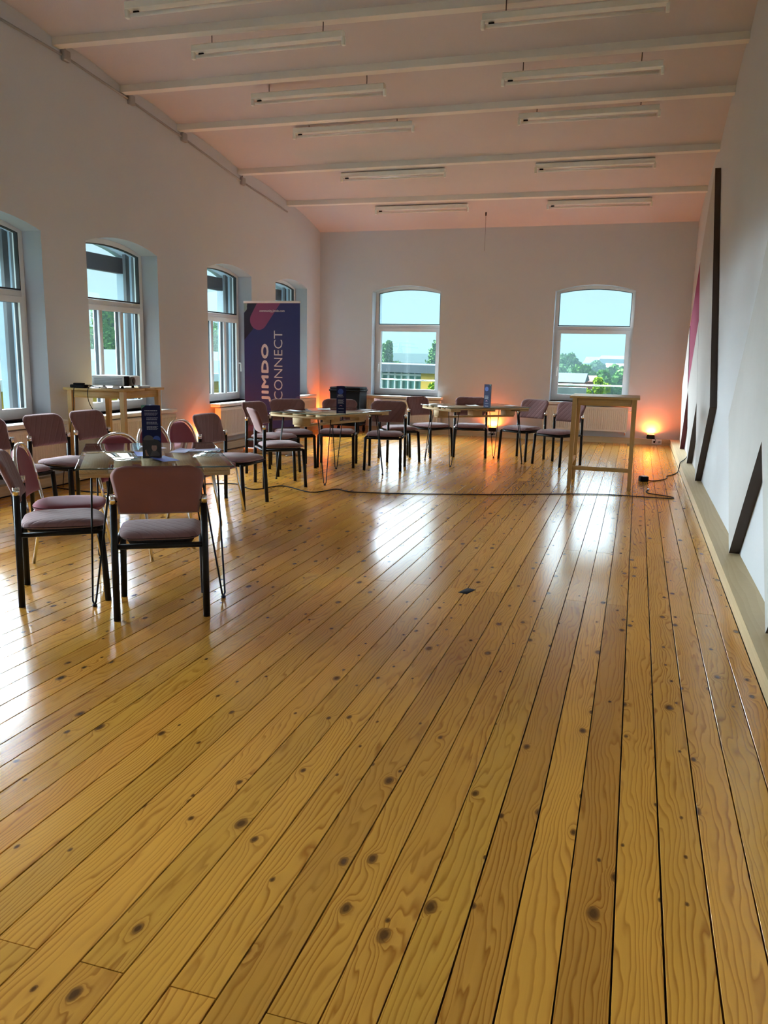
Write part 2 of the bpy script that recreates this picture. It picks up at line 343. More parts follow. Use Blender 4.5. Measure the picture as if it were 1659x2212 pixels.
# floor: boards on a dark sub-floor, every board its own piece
floor = MB().box(XL, XR, YF, YB, -.20, -.026).build('floor', 'gap_dark')
struct(floor, 'varnished golden pine plank floor with dark gaps and knots', 'floor')
PW = .1195
edges = [.0475 + PW * k for k in range(-49, 5)]
edges[0] = XL + .005; edges[-1] = LEDGE_X - .002 if edges[-1] > LEDGE_X - .06 else edges[-1]
if edges[-1] < LEDGE_X - .03: edges.append(LEDGE_X - .002)
for i in range(len(edges) - 1):
    x0, x1 = edges[i], edges[i + 1]
    k = round((x0 - .0475) / PW)
    js = [1.39 + 4.71 * j for j in range(-1, 4)] if k % 2 == 0 else [.07 + 4.71 * j for j in range(-1, 5)]
    if k == 1: js = [.07, 6.6, 11.3]
    ys = [YF] + [j for j in js if YF + .5 < j < LEDGE_Y - .2] + [LEDGE_Y]
    for y0, y1 in zip(ys[:-1], ys[1:]):
        w, l = (x1 - x0) / 2 - .0017 - random.random() * .0013, (y1 - y0) / 2 - .0012
        b = .0007; m = MB()
        vs_ = [(-w, -l, -.024), (w, -l, -.024), (w, l, -.024), (-w, l, -.024), (-w, -l, -b), (w, -l, -b), (w, l, -b), (-w, l, -b),
               (-w + b, -l + b, 0), (w - b, -l + b, 0), (w - b, l - b, 0), (-w + b, l - b, 0)]
        m.add(vs_, [(0, 1, 5, 4), (1, 2, 6, 5), (2, 3, 7, 6), (3, 0, 4, 7), (4, 5, 9, 8), (5, 6, 10, 9), (6, 7, 11, 10), (7, 4, 8, 11), (8, 9, 10, 11)])
        o = m.build('plank', 'pine_floor', floor); o.location = ((x0 + x1) / 2, (y0 + y1) / 2, -random.random() * .0008)

# ceiling: shallow vaulted bays between beams, falling towards the far wall
LINES = [(YF - .1, 5.02, YF - .1, 5.12), (-.5, 4.92, -.3, 5.06), (1.4, 4.82, 1.7, 5.0), (3.0, 4.74, 3.5, 4.93), (4.3, 4.66, 4.9, 4.86), (5.35, 4.60, 5.9, 4.80), (6.38, 4.53, 7.0, 4.71), (7.45, 4.47, 8.02, 4.61),
         (8.57, 4.355, 8.93, 4.475), (9.78, 4.255, 10.0, 4.32), (11.45, 4.07, 11.46, 4.085), (13.2, 3.93, 13.17, 3.915), (YB + .05, 3.63, YB + .05, 3.655)]
def ceil_point(li, t, u):
    """bay li, t across the bay 0..1, u from left wall 0 to right wall 1"""
    A, B = LINES[li], LINES[li + 1]
    ya, za = A[0] + (A[2] - A[0]) * u, A[1] + (A[3] - A[1]) * u
    yb, zb = B[0] + (B[2] - B[0]) * u, B[1] + (B[3] - B[1]) * u
    return Vector((XL + (XR - XL) * u, ya + (yb - ya) * t, za + (zb - za) * t + .040 * 4 * t * (1 - t)))
def ceil_z(x, y):
    u = (x - XL) / (XR - XL)
    for li in range(len(LINES) - 1):
        a, b = ceil_point(li, 0, u), ceil_point(li, 1, u)
        if a.y <= y <= b.y: return ceil_point(li, (y - a.y) / (b.y - a.y), u).z
    return 4.5
m = MB(); NS = 8
for li in range(len(LINES) - 1):
    for top in (0, .12):
        m.grid(lambda i, j, li=li, top=top: ceil_point(li, j, i) + Vector(((i - .5) * .02, 0, top)), 1, NS)
ceiling = struct(m.build('ceiling', 'ceiling_paint'), 'sloping pinkish white ceiling in shallow bays between beams', 'ceiling')
for (yl, zl, yr, zr) in LINES[1:-1]:
    m = MB(); w, h = .10, .072
    pr = [(0, .06), (0, -h), (w, -h - .006), (w, .06)]
    m.add([(XL, yl + a, zl + b) for a, b in pr] + [(XR, yr + a, zr + b) for a, b in pr], [(0, 3, 2, 1), (4, 5, 6, 7), (0, 1, 5, 4), (1, 2, 6, 5), (2, 3, 7, 6), (3, 0, 4, 7)])
    m.build('beam', 'beam_paint', ceiling)
# ledges round the foot of the walls
bb = MB().box(XL + .10, XR, LEDGE_Y, YB, 0, LEDGE_Z - .004); bb.box(XL + .10, LEDGE_X + .01, LEDGE_Y - .006, LEDGE_Y, LEDGE_Z - .012, LEDGE_Z)
struct(bb.build('baseboard_back', 'plywood_x'), 'low boxed wooden skirting along the far wall', 'baseboard')
bb = MB().box(LEDGE_X, XR, YF, LEDGE_Y, 0, LEDGE_Z - .004); bb.box(LEDGE_X - .006, XR, YF, LEDGE_Y, LEDGE_Z - .004, LEDGE_Z + .004)
struct(bb.build('baseboard_right', 'plywood'), 'low plywood ledge along the right wall', 'baseboard')
struct(MB().box(XL, XL + .10, YF, YB, 0, LEDGE_Z).build('baseboard_left', 'plywood'), 'low boxed wooden skirting along the left wall', 'baseboard')

# ------------------------------------------------------------------ windows
def inset(w0, w1, z0, zs, zp, d, n=16):
    return [(w0 + d, z0 + d)] + arch_pts(w0 + d, w1 - d, zs - d * .35, zp - d, n) + [(w1 - d, z0 + d)]
def rect_ring(m, x0, x1, z0, z1, t, d0, d1):
    m.ring([(x0, z0), (x0, z1), (x1, z1), (x1, z0)], [(x0 + t, z0 + t), (x0 + t, z1 - t), (x1 - t, z1 - t), (x1 - t, z0 + t)], d0, d1)
def make_window(idx, w0, w1, loc, rz, style, label, sill=(0, 0)):
    root = bpy.data.objects.new('window_%d' % idx, None); COL.objects.link(root); root.location = loc; root.rotation_euler = (0, 0, rz)
    struct(root, label, 'window')
    D = .23; FT = .045; TR0, TR1 = 1.93, 1.985
    m = MB(); m.ring(inset(w0, w1, SILL + .01, SPR, PEAK, 0), inset(w0, w1, SILL + .01, SPR, PEAK, FT + .012), D, D + .075)
    m.box(w0 + .02, w1 - .02, D + .002, D + .073, TR0, TR1); m.build('frame', 'window_white', root)
    # dark weather seal in the joint between frame and sash
    x0, x1, z0, z1 = w0 + FT, w1 - FT, SILL + FT + .005, TR0 + .005
    m = MB(); rect_ring(m, x0 + .004, x1 - .004, z0 + .004, z1 - .004, .012, D + .01, D + .06); m.build('seal', 'gasket', root)
    sash = MB(); rect_ring(sash, x0 + .008, x1 - .008, z0 + .008, z1 - .008, .062, D - .022, D + .058)
    s = sash.build('sash', 'window_white', root)
    px0, px1, pz0, pz1 = x0 + .066, x1 - .066, z0 + .066, z1 - .066
    cols = [(px0, px1)]
    if style == 'triple':
        mw = .062; cw = (px1 - px0 - 2 * mw) / 3; cols = []
        for c in range(3):
            a = px0 + c * (cw + mw); cols.append((a, a + cw))
            if c < 2: MB().rbox(a + cw - .002, a + cw + mw + .002, D - .024, D + .062, pz0 - .003, pz1 + .003, .006, 0, 1).build('mullion', 'window_white', root)
    for (a, b) in cols:
        g = MB(); rect_ring(g, a - .001, b + .001, pz0 - .001, pz1 + .001, .007, D + .004, D + .045); g.build('gasket', 'gasket', root)
        MB().box(a - .004, b + .004, D + .016, D + .036, pz0 - .004, pz1 + .004).build('pane', 'pane_glass', root)
    arch = inset(w0, w1, TR1 - (FT + .02), SPR, PEAK, FT + .012)
    g = MB(); g.ring(inset(w0, w1, TR1 - (FT + .01) + .005, SPR, PEAK, FT + .010), inset(w0, w1, TR1 - (FT + .012) + .01, SPR, PEAK, FT + .022), D + .004, D + .05); g.build('gasket', 'gasket', root)
    MB().prism(arch, D + .018, D + .038, 'xz').build('arched_pane', 'pane_glass', root)
    # outer jamb rail profile, sill outside, sill board inside
    MB().box(w0, w1, D + .07, THICK + .05, SILL - .02, SILL + .012).build('outer_sill', 'zinc', root)
    MB().box(w0 + .003, w1 - .003, D - .004, D + .004, SILL + .001, SILL + .012).build('sill_joint', 'gasket', root)
    if sill[1]: MB().rbox(sill[0], sill[1], -.150, D, SILL - .045, SILL, .006, 0, 2).build('sill_board', 'white_lacquer', root)
    h = MB(); hx = x1 - .036 if style == 'triple' else x0 + .036
    h.rbox(hx - .014, hx + .014, D - .034, D - .020, 1.19, 1.29, .005); h.tube([(hx, D - .03, 1.25), (hx, D - .065, 1.25), (hx, D - .072, 1.235), (hx, D - .070, 1.12)], .010, 8)
    if idx in (6, 8, 9): h.build('handle', 'white_plastic', root)
    if style == 'triple':
        MB().box(w0 - .05, w1 + .05, .50, .58, 2.365, 2.555).build('shutter_box', 'slate_shutter', root)
        m = MB()
        for q in (0, 1): m.box(w1 - .028 - q * .05, w1, .32 + q * .09, .36 + q * .09, SILL, SPR + .02)
        m.build('shutter_rail', 'zinc', root)
    else:
        m = MB(); m.tube([(w0 - .1, THICK + .10, .955), (w1 + .1, THICK + .10, .955)], .016, 10)
        for x in (w0 - .1, w1 + .1): m.tube([(x, THICK - .02, .955), (x, THICK + .11, .955)], .012, 8)
        m.build('safety_rail', 'chrome', root)
    return root
RADS_L = [(-1.5, -.2), (.9, 2.3), (3.3, 4.7), (5.75, 7.175), (7.90, 9.325), (10.53, 11.95), (12.80, 14.21)]
RADS_B = [(-4.90, -3.42), (-1.55, -.10)]
labs = ['arched white window behind the viewer in the left wall', 'arched white window nearest the viewer, out of the left edge', 'second arched white window out of the left edge', 'arched white window cut by the left edge of the picture', 'arched white window behind the projector on its tall table', 'arched white window left of the dark blue banner', 'arched white window half hidden behind the dark blue banner']
for i, (w0, w1) in enumerate(LEFT_WINS): make_window(i + 1, w0, w1, (XL, 0, 0), PI / 2, 'triple', labs[i], (RADS_L[i][0] - .03, RADS_L[i][1] + .03))
make_window(8, *BACK_WINS[0], (0, YB, 0), 0, 'single', 'arched window in the far wall showing the green glazed hall', (RADS_B[0][0] - .02, RADS_B[0][1] + .02))
make_window(9, *BACK_WINS[1], (0, YB, 0), 0, 'single', 'arched window in the far wall above the tall table', (RADS_B[1][0] - .02, RADS_B[1][1] + .02))

# ------------------------------------------------------------------ radiators
def radiator(w, loc, rz, label):
    r = thing('radiator', label, 'radiator', loc, rz, 'panel radiators below the windows')
    z0, z1, yf = .20, .615, -.145
    m = MB(); n = int(w / .0335); pr = []
    for i in range(n + 1):
        x = i * w / n
        pr += [(x, 0), (x + w / n * .52, 0), (x + w / n * .66, .007), (x + w / n * .86, .007)] if i < n else [(w, 0)]
    vs_ = []
    for z in (z0 + .03, z1 - .035): vs_ += [(x, yf + d, z) for x, d in pr]
    k = len(pr); m.add(vs_, [(i, i + 1, k + i + 1, k + i) for i in range(k - 1)])
    for a, b in ((z0, z0 + .03), (z1 - .035, z1 - .005)): m.box(0, w, yf - .002, yf + .012, a, b)
    m.box(0, w, yf + .0075, yf + .020, z0 + .02, z1 - .02)
    m.build('front_panel', 'radiator_enamel', r)
    MB().box(.01, w - .01, -.075, -.055, z0 + .02, z1 - .02).build('rear_panel', 'radiator_enamel', r)
    for x in (-.002, w - .004): MB().box(x, x + .006, yf + .002, -.052, z0 + .03, z1 + .003).build('side_panel', 'radiator_enamel', r)
    m = MB()
    for q in range(5): m.box(.004, w - .004, yf + .006 + q * .018, yf + .014 + q * .018, z1 - .004, z1 + .004)
    m.build('top_grille', 'radiator_enamel', r)
    m = MB(); m.tube([(w - .03, -.10, z0 + .03), (w - .03, -.10, z0 - .04), (w - .03, -.07, z0 - .055), (w - .03, -.005, z0 - .055)], .009, 8); m.build('pipe', 'chrome', r)
    m = MB(); m.lathe([(.016, 0), (.02, .004), (.02, .05), (.013, .056)], 12, M=Matrix.Translation((w + .004, -.105, z1 - .06)) @ Matrix.Rotation(PI / 2, 4, 'Y')); m.build('valve_head', 'valve_white', r)
    for x in (.2, w - .2): MB().box(x - .012, x + .012, -.06, .0, z0 + .05, z1 - .05).build('bracket', 'radiator_enamel', r)
    return r
rl = ['cream radiator behind the viewer under the left wall window', 'cream radiator under the arched window nearest the viewer, out of frame', 'cream radiator under the second window out of frame', 'cream radiator at the left edge behind the mauve chairs', 'cream radiator behind the tall table with the projector', 'cream radiator lit orange at its end, left of the banner', 'cream radiator behind the banner near the far corner']
for i, (a, b) in enumerate(RADS_L): radiator(b - a, (XL, a, 0), PI / 2, rl[i])
radiator(RADS_B[0][1] - RADS_B[0][0], (RADS_B[0][0], YB, 0), 0, 'cream radiator under the left window of the far wall')
radiator(RADS_B[1][1] - RADS_B[1][0], (RADS_B[1][0], YB, 0), 0, 'cream radiator seen between the legs of the tall table')

# ------------------------------------------------------------------ angular wall panels on the right
def wall_panel(poly, thick, label, mats=('panel_cloth', 'panel_edge'), x1=XR - .002, name='wall_panel'):
    ys = [p[0] for p in poly]; cy = sum(ys) / len(ys)
    r = thing(name, label, 'wall panel', (x1, cy, min(p[1] for p in poly)), 0, 'angular wall panels')
    z0 = min(p[1] for p in poly)
    pl = [(y - cy, z - z0) for y, z in poly]; n = len(pl)
    MB().add([(-thick, y, z) for y, z in pl], [tuple(range(n))]).build('face', mats[0], r)
    m = MB(); m.add([(x, y, z) for x in (-thick + .0005, 0) for y, z in pl], [(i, (i + 1) % n, n + (i + 1) % n, n + i) for i in range(n)]); m.build('edge', mats[1], r)
    return r
Zt = LEDGE_Z + .005
wall_panel([(8.64, .98), (9.62, Zt), (10.46, .934), (11.45, 1.96), (12.32, 2.80), (11.0, 3.70)], .066, 'tall pale grey angular panel with long dark edge, reaching towards the ceiling')
wall_panel([(10.475, .934), (11.27, Zt), (12.26, .942), (12.52, 1.02), (11.46, 1.94)], .066, 'pale grey angular panel with dark edge below the magenta one')
wall_panel([(12.45, .98), (13.13, Zt), (14.04, 1.02), (13.44, 1.95), (12.53, 1.04)], .066, 'pale grey angular panel with maroon edge nearest the far corner', ('panel_cloth', 'maroon_edge'))
wall_panel([(11.47, 1.96), (12.52, 1.045), (13.42, 1.96), (12.35, 2.80)], .060, 'magenta diamond panel on the right wall', ('magenta_cloth', 'maroon_edge'))
wall_panel([(5.01, 1.0), (5.98, Zt), (6.85, 1.0), (5.74, 2.03)], .068, 'pale grey diamond panel with thick dark slanted foot')
wall_panel([(5.0, .99), (4.2, Zt), (3.3, 1.0), (4.65, 3.1), (5.73, 2.04)], .074, 'pale grey panel cut by the right edge of the picture')

# ------------------------------------------------------------------ fluorescent lights
FL = []
def make_light():
    r = thing('fluorescent_light', '', 'ceiling light', (0, 0, 0), 0, 'fluorescent lights in two rows'); L = 1.57 / 2
    m = MB(); m.add([(x, y, z) for x in (-L, L) for y, z in ((-.045, .0), (-.045, .050), (-.030, .062), (.030, .062), (.045, .050), (.045, 0))],
          [(0, 1, 2, 3, 4, 5), (11, 10, 9, 8, 7, 6)] + [(i, (i + 1) % 6, 6 + (i + 1) % 6, 6 + i) for i in range(6)]); m.build('housing', 'lamp_housing', r)
    MB().tube([(-L + .03, 0, -.040), (L - .03, 0, -.040)], .0165, 10).build('tube', 'lamp_tube', r)
    for s in (-1, 1):
        MB().rbox(s * L - .016, s * L + .016, -.022, .022, -.064, .012, .006, 0, 2).build('lamp_holder', 'lamp_housing', r)
    MB().tube([(-L + .05, .018, -.012), (-L + .10, .018, -.012)], .011, 8).build('starter', 'black_plastic', r)
    return r
proto = make_light()
SPOTS_L = [(6.62, 4.27), (7.72, 4.30), (9.02, 4.235), (10.2, 4.165), (11.97, 3.995), (13.65, 3.815)]
SPOTS_R = [(6.75, 4.50), (7.82, 4.355), (9.0, 4.235), (10.235, 4.175), (11.976, 4.02), (13.66, 3.83)]
nm = ['nearest', 'second', 'third', 'fourth', 'fifth', 'farthest']
first = True
for side, xc, ss in (('left', -3.625, SPOTS_L), ('right', -.77, SPOTS_R)):
    for i, (y, z) in enumerate(ss):
        lab = '%s fluorescent tube light of the %s row on the ceiling' % (nm[i] if side == 'left' else ['unseen', 'nearest', 'second', 'third', 'fourth', 'farthest'][i], side)
        if side == 'right' and i == 0: continue
        z = min(z, ceil_z(xc, y) - .068, ceil_z(xc + .75, y) - .068, ceil_z(xc - .75, y) - .068)
        if first: o = proto; o.location = (xc, y, z); o['label'] = lab; first = False
        else: o = copy_tree(proto, (xc, y, z), 0, lab)
        FL.append((o, xc, y, z))
for o, xc, y, z in FL:
    for s in (-1, 1):
        h = ceil_z(xc + s * .58, y) - z - .05
        MB().tube([(s * .58, 0, .052), (s * .581, .002, .05 + h * .5), (s * .58, 0, .05 + max(h, .012))], .005, 6).build('suspension', 'wire_dark', o)
# hook hanging from the last bay
cz = ceil_z(-2.45, 14.0)
o = MB().lathe([(.012, 0), (.014, -.01), (.012, -.05), (.005, -.06)], 10).build('ceiling_hook', 'wire_dark'); o.location = (-2.62, 14.1, ceil_z(-2.62, 14.1))
tag(o, 'small dark hook with a thin wire hanging from the last ceiling bay', 'hook'); MB().tube([(0, 0, -.055), (.001, 0, -.3), (0, 0, -.62)], .0022, 5).build('wire', 'wire_dark', o)

# conduit with junction boxes along the top of the left wall
pts = [(5.2, 4.40), (6.73, 4.375), (7.62, 4.345), (8.75, 4.245), (9.9, 4.12), (11.55, 3.91), (13.2, 3.755)]
c = thing('conduit', 'grey cable conduit with junction boxes along the top of left wall', 'conduit', (XL, 9.0, 4.2))
for a, b in zip(pts[:-1], pts[1:]):
    MB().tube([(.014, a[0] - 9, a[1] - 4.2), (.014, b[0] - 9, b[1] - 4.2)], .013, 8).build('pipe', 'conduit_grey', c)
for y, z in pts[2:6]:
    bx = MB().rbox(0, .05, y - 9 - .055, y - 9 + .055, z - 4.2 - .05, z - 4.2 + .06, .014, 0, 2).build('junction_box', 'conduit_grey', c)
    MB().tube([(.02, y - 9, z - 4.2 + .055), (.025, y - 9 - .01, z - 4.2 + .12)], .006, 6).build('cable', 'wire_dark', bx)

# ------------------------------------------------------------------ tables
def hairpin(m, cx, cy, sx, sy, top, r=.0055):
    """two-rod hairpin leg: rods start apart under the top and meet at the foot, which stands slightly outwards"""
    fx, fy = cx + sx * .018, cy + sy * .018
    def rod(ax, ay):
        return [(ax, ay, top), (ax + (fx - ax) * .86 + 0, ay + (fy - ay) * .86, top * .14)]
    a = (cx - sx * .10, cy + sy * .0); b = (cx + sx * .0, cy - sy * .10)
    path = [(a[0], a[1], top), (fx - sx * .016, fy + sy * .002, .03), (fx - sx * .008, fy - sy * .006, .010), (fx + sx * .002, fy - sy * .016, .03), (b[0], b[1], top)]
    m.tube(path, r, 8)
    m.lathe([(.010, 0), (.013, .002), (.013, .012), (.009, .016)], 10, c=(fx - sx * .008, fy - sy * .006, 0))
    m.box(min(a[0], b[0]) - .02, max(a[0], b[0]) + .02, min(a[1], b[1]) - .02, max(a[1], b[1]) + .02, top - .004, top)
def pallet_table(cx, cy, vx, vy, h, label):
    """local y runs along the 1.2 m side"""
    t = thing('pallet_table', label, 'table', (cx, cy, 0), math.atan2(-vx, vy), 'pallet tables with glass tops')
    g0 = h - .008; z1 = g0 - .003; z2 = z1 - .022; z3 = z2 - .022
    MB().rbox(-.42, .42, -.62, .62, g0, h, .003, 0, 2).build('glass_top', 'table_glass', t, 'clear glass sheet')
    m = MB(); m.ring([(-.4205, g0 - .0003), (-.4205, h + .0003), (.4205, h + .0003), (.4205, g0 - .0003)], [(-.42, g0), (-.42, h), (.42, h), (.42, g0)], -.6205, .6205)
    m = MB()
    for s in (-1, 1): m.box(s * .4202 - .0004, s * .4202 + .0004, -.62, .62, g0 + .0005, h - .0005); m.box(-.42, .42, s * .6202 - .0004, s * .6202 + .0004, g0 + .0005, h - .0005)
    m.build('glass_rim', 'glass_edge', t, 'dark green polished glass edge')
    for x, w in ((-.3275, .145), (-.175, .10), (0, .145), (.175, .10), (.3275, .145)):
        MB().rbox(x - w / 2, x + w / 2, -.6, .6, z2 + .0005, z1, .003, 0, 1).build('top_board', 'pallet_wood_y', t)
    for y in (-.5275, 0, .5275): MB().rbox(-.4, .4, y - .0725, y + .0725, z3, z2, .003, 0, 1).build('cross_board', 'pallet_wood_x', t)
    for y in (-.5275, 0, .5275): MB().rbox(-.0725, .0725, y - .0725, y + .0725, z3 - .078, z3 - .0005, .004, 0, 1).build('block', 'pallet_wood_y', t)
    MB().rbox(-.05, .05, -.6, .6, z3 - .100, z3 - .0785, .003, 0, 1).build('bottom_board', 'pallet_wood_y', t)
    for sx in (-1, 1):
        for sy in (-1, 1):
            m = MB(); hairpin(m, sx * .345, sy * .545, sx, sy, z3); m.build('leg', 'black_metal', t, 'thin black hairpin leg')
    return t
T1 = pallet_table(-2.825, 4.345, -.566, .824, .787, 'glass-topped pallet table nearest the viewer, with flyers on it')
T2 = pallet_table(-3.357, 8.84, .30, .954, .774, 'glass-topped pallet table in front of the dark blue banner')
T3 = pallet_table(-2.07, 10.94, .744, .668, .772, 'glass-topped pallet table nearest the far wall')

def bar_table(x0, y0, label, rails=True):
    t = thing('bar_table', label, 'table', (x0, y0, 0)); S = .74; H = 1.02
    for k in range(4): MB().rbox(0, S, k * S / 4 + .0004, (k + 1) * S / 4 - .0004, H - .024, H, .003, 0, 1).build('top_board', 'pine_table_x', t)
    for sx in (0, 1):
        for sy in (0, 1):
            cx, cy = (.055, S - .055)[sx], (.055, S - .055)[sy]; m = MB()
            m.tube([(cx - (.010 if sx == 0 else -.010), cy - (.010 if sy == 0 else -.010), 0), (cx, cy, H - .024)], [.020, .026], 4, square=True); m.build('leg', 'pine_table_z', t)
    for a in (0, 1):
        y = (.055, S - .055)[a]; MB().rbox(.082, S - .082, y - .011, y + .011, H - .100, H - .025, .003, 0, 1).build('apron', 'pine_table_x', t); MB().rbox(y - .011, y + .011, .082, S - .082, H - .100, H - .025, .003, 0, 1).build('apron', 'pine_table_y', t)
    if rails:
        for y in (.05,): MB().rbox(.068, S - .068, y - .012, y + .012, .20, .245, .003, 0, 1).build('foot_rail', 'pine_table_x', t)
        for x in (.05, S - .05): MB().rbox(x - .012, x + .012, .068, S - .068, .25, .295, .003, 0, 1).build('foot_rail', 'pine_table_y', t)
    return t
bar_table(-.69, 9.19, 'tall square pine bar table standing alone on the right')
bar_table(-5.70, 7.15, 'tall square pine bar table carrying the projector')

# ------------------------------------------------------------------ chairs
def pad(prof, nu=20, nv=10, back=0):
    """closed pad: prof(u,v,side)->Vector, u,v in 0..1"""
    m = MB(); m.grid(lambda a, b: prof(a, b, 1), nu, nv); m.grid(lambda a, b: prof(1 - a, b, -1), nu, nv, back)
    return m
def se(t, n): return (abs(math.cos(t)) ** (2 / n)) * (1 if math.cos(t) >= 0 else -1), (abs(math.sin(t)) ** (2 / n)) * (1 if math.sin(t) >= 0 else -1)
def cushion(outline, nr=5, top=lambda x, y, k: 0, bot=lambda x, y, k: 0):
    """dome-like cushion from a closed outline (list of xy); k=1 centre .. 0 rim"""
    m = MB(); n = len(outline); cx = sum(p[0] for p in outline) / n; cy = sum(p[1] for p in outline) / n
    vs_ = []; rows = []
    for fn in (top, bot):
        for r in range(nr + 1):
            s = math.sin(r / nr * PI / 2); row = []
            for p in outline:
                x, y = cx + (p[0] - cx) * s, cy + (p[1] - cy) * s
                row.append((x, y, fn(x, y, math.sqrt(max(0, 1 - s ** 5)))))
            rows.append(row)
    for h in (0, 1):
        base = h * (nr + 1)
        vs_ = [v for r in rows[base:base + nr + 1] for v in r]
        m.add(vs_, [(r * n + i, r * n + (i + 1) % n, (r + 1) * n + (i + 1) % n, (r + 1) * n + i) for r in range(nr) for i in range(n)], 0, True)
    return m
def make_chair_a():
    r = thing('stacking_chair', '', 'chair', (0, 0, 0), 0, 'mauve upholstered stacking chairs with black legs')
    # seat: rounded front corners, slightly narrower and square at the back
    ol = []
    for i in range(40):
        c, s = se(2 * PI * i / 40, 5.5); y = s * .225 + .012; w = .222 if y > 0 else .222 - .02 * (-y / .22)
        ol.append((c * w, y))
    def tz(x, y, k): return .440 + .030 * k - .012 * max(0, (y - .12) / .12) ** 2 * 1.2 + .010 * (abs(x) / .22) ** 2 * k
    cushion(ol, 6, tz, lambda x, y, k: .436 - .018 * k).build('seat', 'mauve_quilt_seat', r)
    ol2 = [(x * .86, y * .86) for x, y in ol]
    cushion(ol2, 4, lambda x, y, k: .424, lambda x, y, k: .415 - .040 * k).build('seat_pan', 'black_plastic', r)
    # backrest: bottom narrow between the posts, wider above, round top corners, leaning back and curved
    def bp(u, v, side):
        z = .572 + v * .268
        w = .207 + .030 * min(1, v * 1.25) ** 1.5
        if v > .70: t = (v - .70) / .30; w = w - .078 * (1 - math.sqrt(max(0, 1 - t * t)))
        x = (2 * u - 1) * w
        lean = -.208 - .098 * v ** 1.15
        curve = -.040 * (1 - ((x / .24) ** 2)) * (.5 + .5 * v)
        e = min(1, (1 - abs(2 * u - 1)) * 7) ** .5 * min(1, (1 - v) * 9) ** .5 * min(1, v * 12) ** .5
        return Vector((x, lean + curve + side * .020 * e + .012, z))
    pad(bp, 24, 20, 1).build('backrest', ['mauve_quilt_back', 'mauve_plain'], r)
    R = .0182
    for s in (-1, 1):
        MB().tube([(s * .232, -.222, 0), (s * .231, -.22, .30), (s * .229, -.215, .632)], R, 10).build('leg', 'black_metal', r)
        MB().tube([(s * .229, -.215, .628), (s * .2285, -.215, .670)], .0188, 12).build('cap', 'chrome', r, 'chrome sleeve')
        MB().tube([(s * .228, .232, 0), (s * .224, .222, .20), (s * .220, .208, .41)], R, 10).build('leg', 'black_metal', r)
    for s in (-1, 1): MB().tube([(s * .2295, -.215, .405), (s * .220, .205, .405)], .014, 8).build('side_rail', 'black_metal', r)
    MB().tube([(-.229, -.215, .400), (.229, -.215, .400)], .015, 8).build('cross_rail', 'black_metal', r); MB().tube([(-.220, .200, .400), (.220, .200, .400)], .013, 8).build('cross_rail', 'black_metal', r)
    for s in (-1, 1): MB().tube([(s * .229, -.214, .640), (s * .195, -.226, .648)], .008, 6).build('bracket', 'black_metal', r)
    return r
def make_chair_b():
    r = thing('tube_chair', '', 'chair', (0, 0, 0), 0, 'maroon chairs with chrome tube frames')
    ol = []
    for i in range(36):
        c, s = se(2 * PI * i / 36, 3.2); y = s * .215 + .01; w = .215 if y > 0 else .215 - .035 * (-y / .2)
        ol.append((c * w, y))
    cushion(ol, 6, lambda x, y, k: .445 + .025 * k, lambda x, y, k: .440 - .045 * k).build('seat', 'maroon_cloth', r)
    def yb(z): return -.195 - (z - .42) * .20
    hoop = []
    N = 20
    for i in range(N + 1):
        a = PI * i / N; c, s = se(a, 2.5)
        z = .56 + s * .262; hoop.append((-c * .222, yb(z), z))
    def bp(u, v, side):
        z = .50 + v * .305
        t = max(0, (z - .56) / .250); w = .207 * (max(0, 1 - t ** 2.4)) ** (1 / 2.4) if z > .56 else .207
        w = max(w, .02); x = (2 * u - 1) * w
        e = min(1, (1 - abs(2 * u - 1)) * 6) ** .5 * min(1, (1 - v) * 9) ** .5 * min(1, v * 9) ** .5
        return Vector((x, yb(z) - .022 * (1 - (x / .2) ** 2) + side * .017 * e, z))
    pad(bp, 20, 16).build('backrest', 'maroon_cloth', r)
    MB().tube(hoop, .0115, 8).build('back_hoop', 'chrome', r, 'chrome tube hoop')
    for s in (-1, 1):
        MB().tube([(s * .205, -.275, 0), (s * .205, -.20, .40), (s * .212, yb(.44), .44), (s * .222, yb(.57), .57)], .0115, 8).build('leg', 'chrome', r)
        MB().tube([(s * .212, .245, 0), (s * .198, .175, .40), (s * .190, .14, .415)], .0115, 8).build('leg', 'chrome', r)
    for s in (-1, 1): MB().tube([(s * .205, -.2, .40), (s * .196, .165, .402)], .010, 8).build('side_rail', 'chrome', r)
    for y in (.15, -.195): MB().tube([(-.2, y, .400), (.2, y, .400)], .010, 8).build('cross_rail', 'chrome', r)
    return r
CA, CB = make_chair_a(), make_chair_b()
first = {'a': True, 'b': True}
def chair(kind, rx, ry, fx, fy, label):
    """(rx,ry): middle of the rear legs, (fx,fy): direction the chair faces"""
    l = math.hypot(fx, fy); fx /= l; fy /= l; d = .22 if kind == 'a' else .26
    loc = (rx + fx * d, ry + fy * d, 0); rz = math.atan2(-fx, fy); p = CA if kind == 'a' else CB
    if first[kind]: first[kind] = False; p.location = loc; p.rotation_euler = (0, 0, rz); p['label'] = label; return p
    return copy_tree(p, loc, rz, label)
chair('a', -2.341, 3.639, -.51, .86, 'mauve chair nearest the viewer, seen from behind at the glass table')
chair('a', -3.305, 3.723, .795, .605, 'mauve chair seen from the side at the left of the nearest table')
chair('b', -3.645, 4.155, .88, .475, 'maroon chrome-framed chair just behind the side-on mauve chair')
chair('a', -5.03, 5.38, 1, -.06, 'mauve chair half cut off by the left edge of the picture')
chair('a', -4.945, 5.985, 1, -.08, 'mauve quilted chair in front of the leftmost radiator')
chair('a', -4.95, 6.60, 1, -.06, 'mauve quilted chair in front of the projector table')
chair('b', -3.53, 4.98, .98, -.19, 'maroon chrome-hooped chair at the far end of the nearest table')
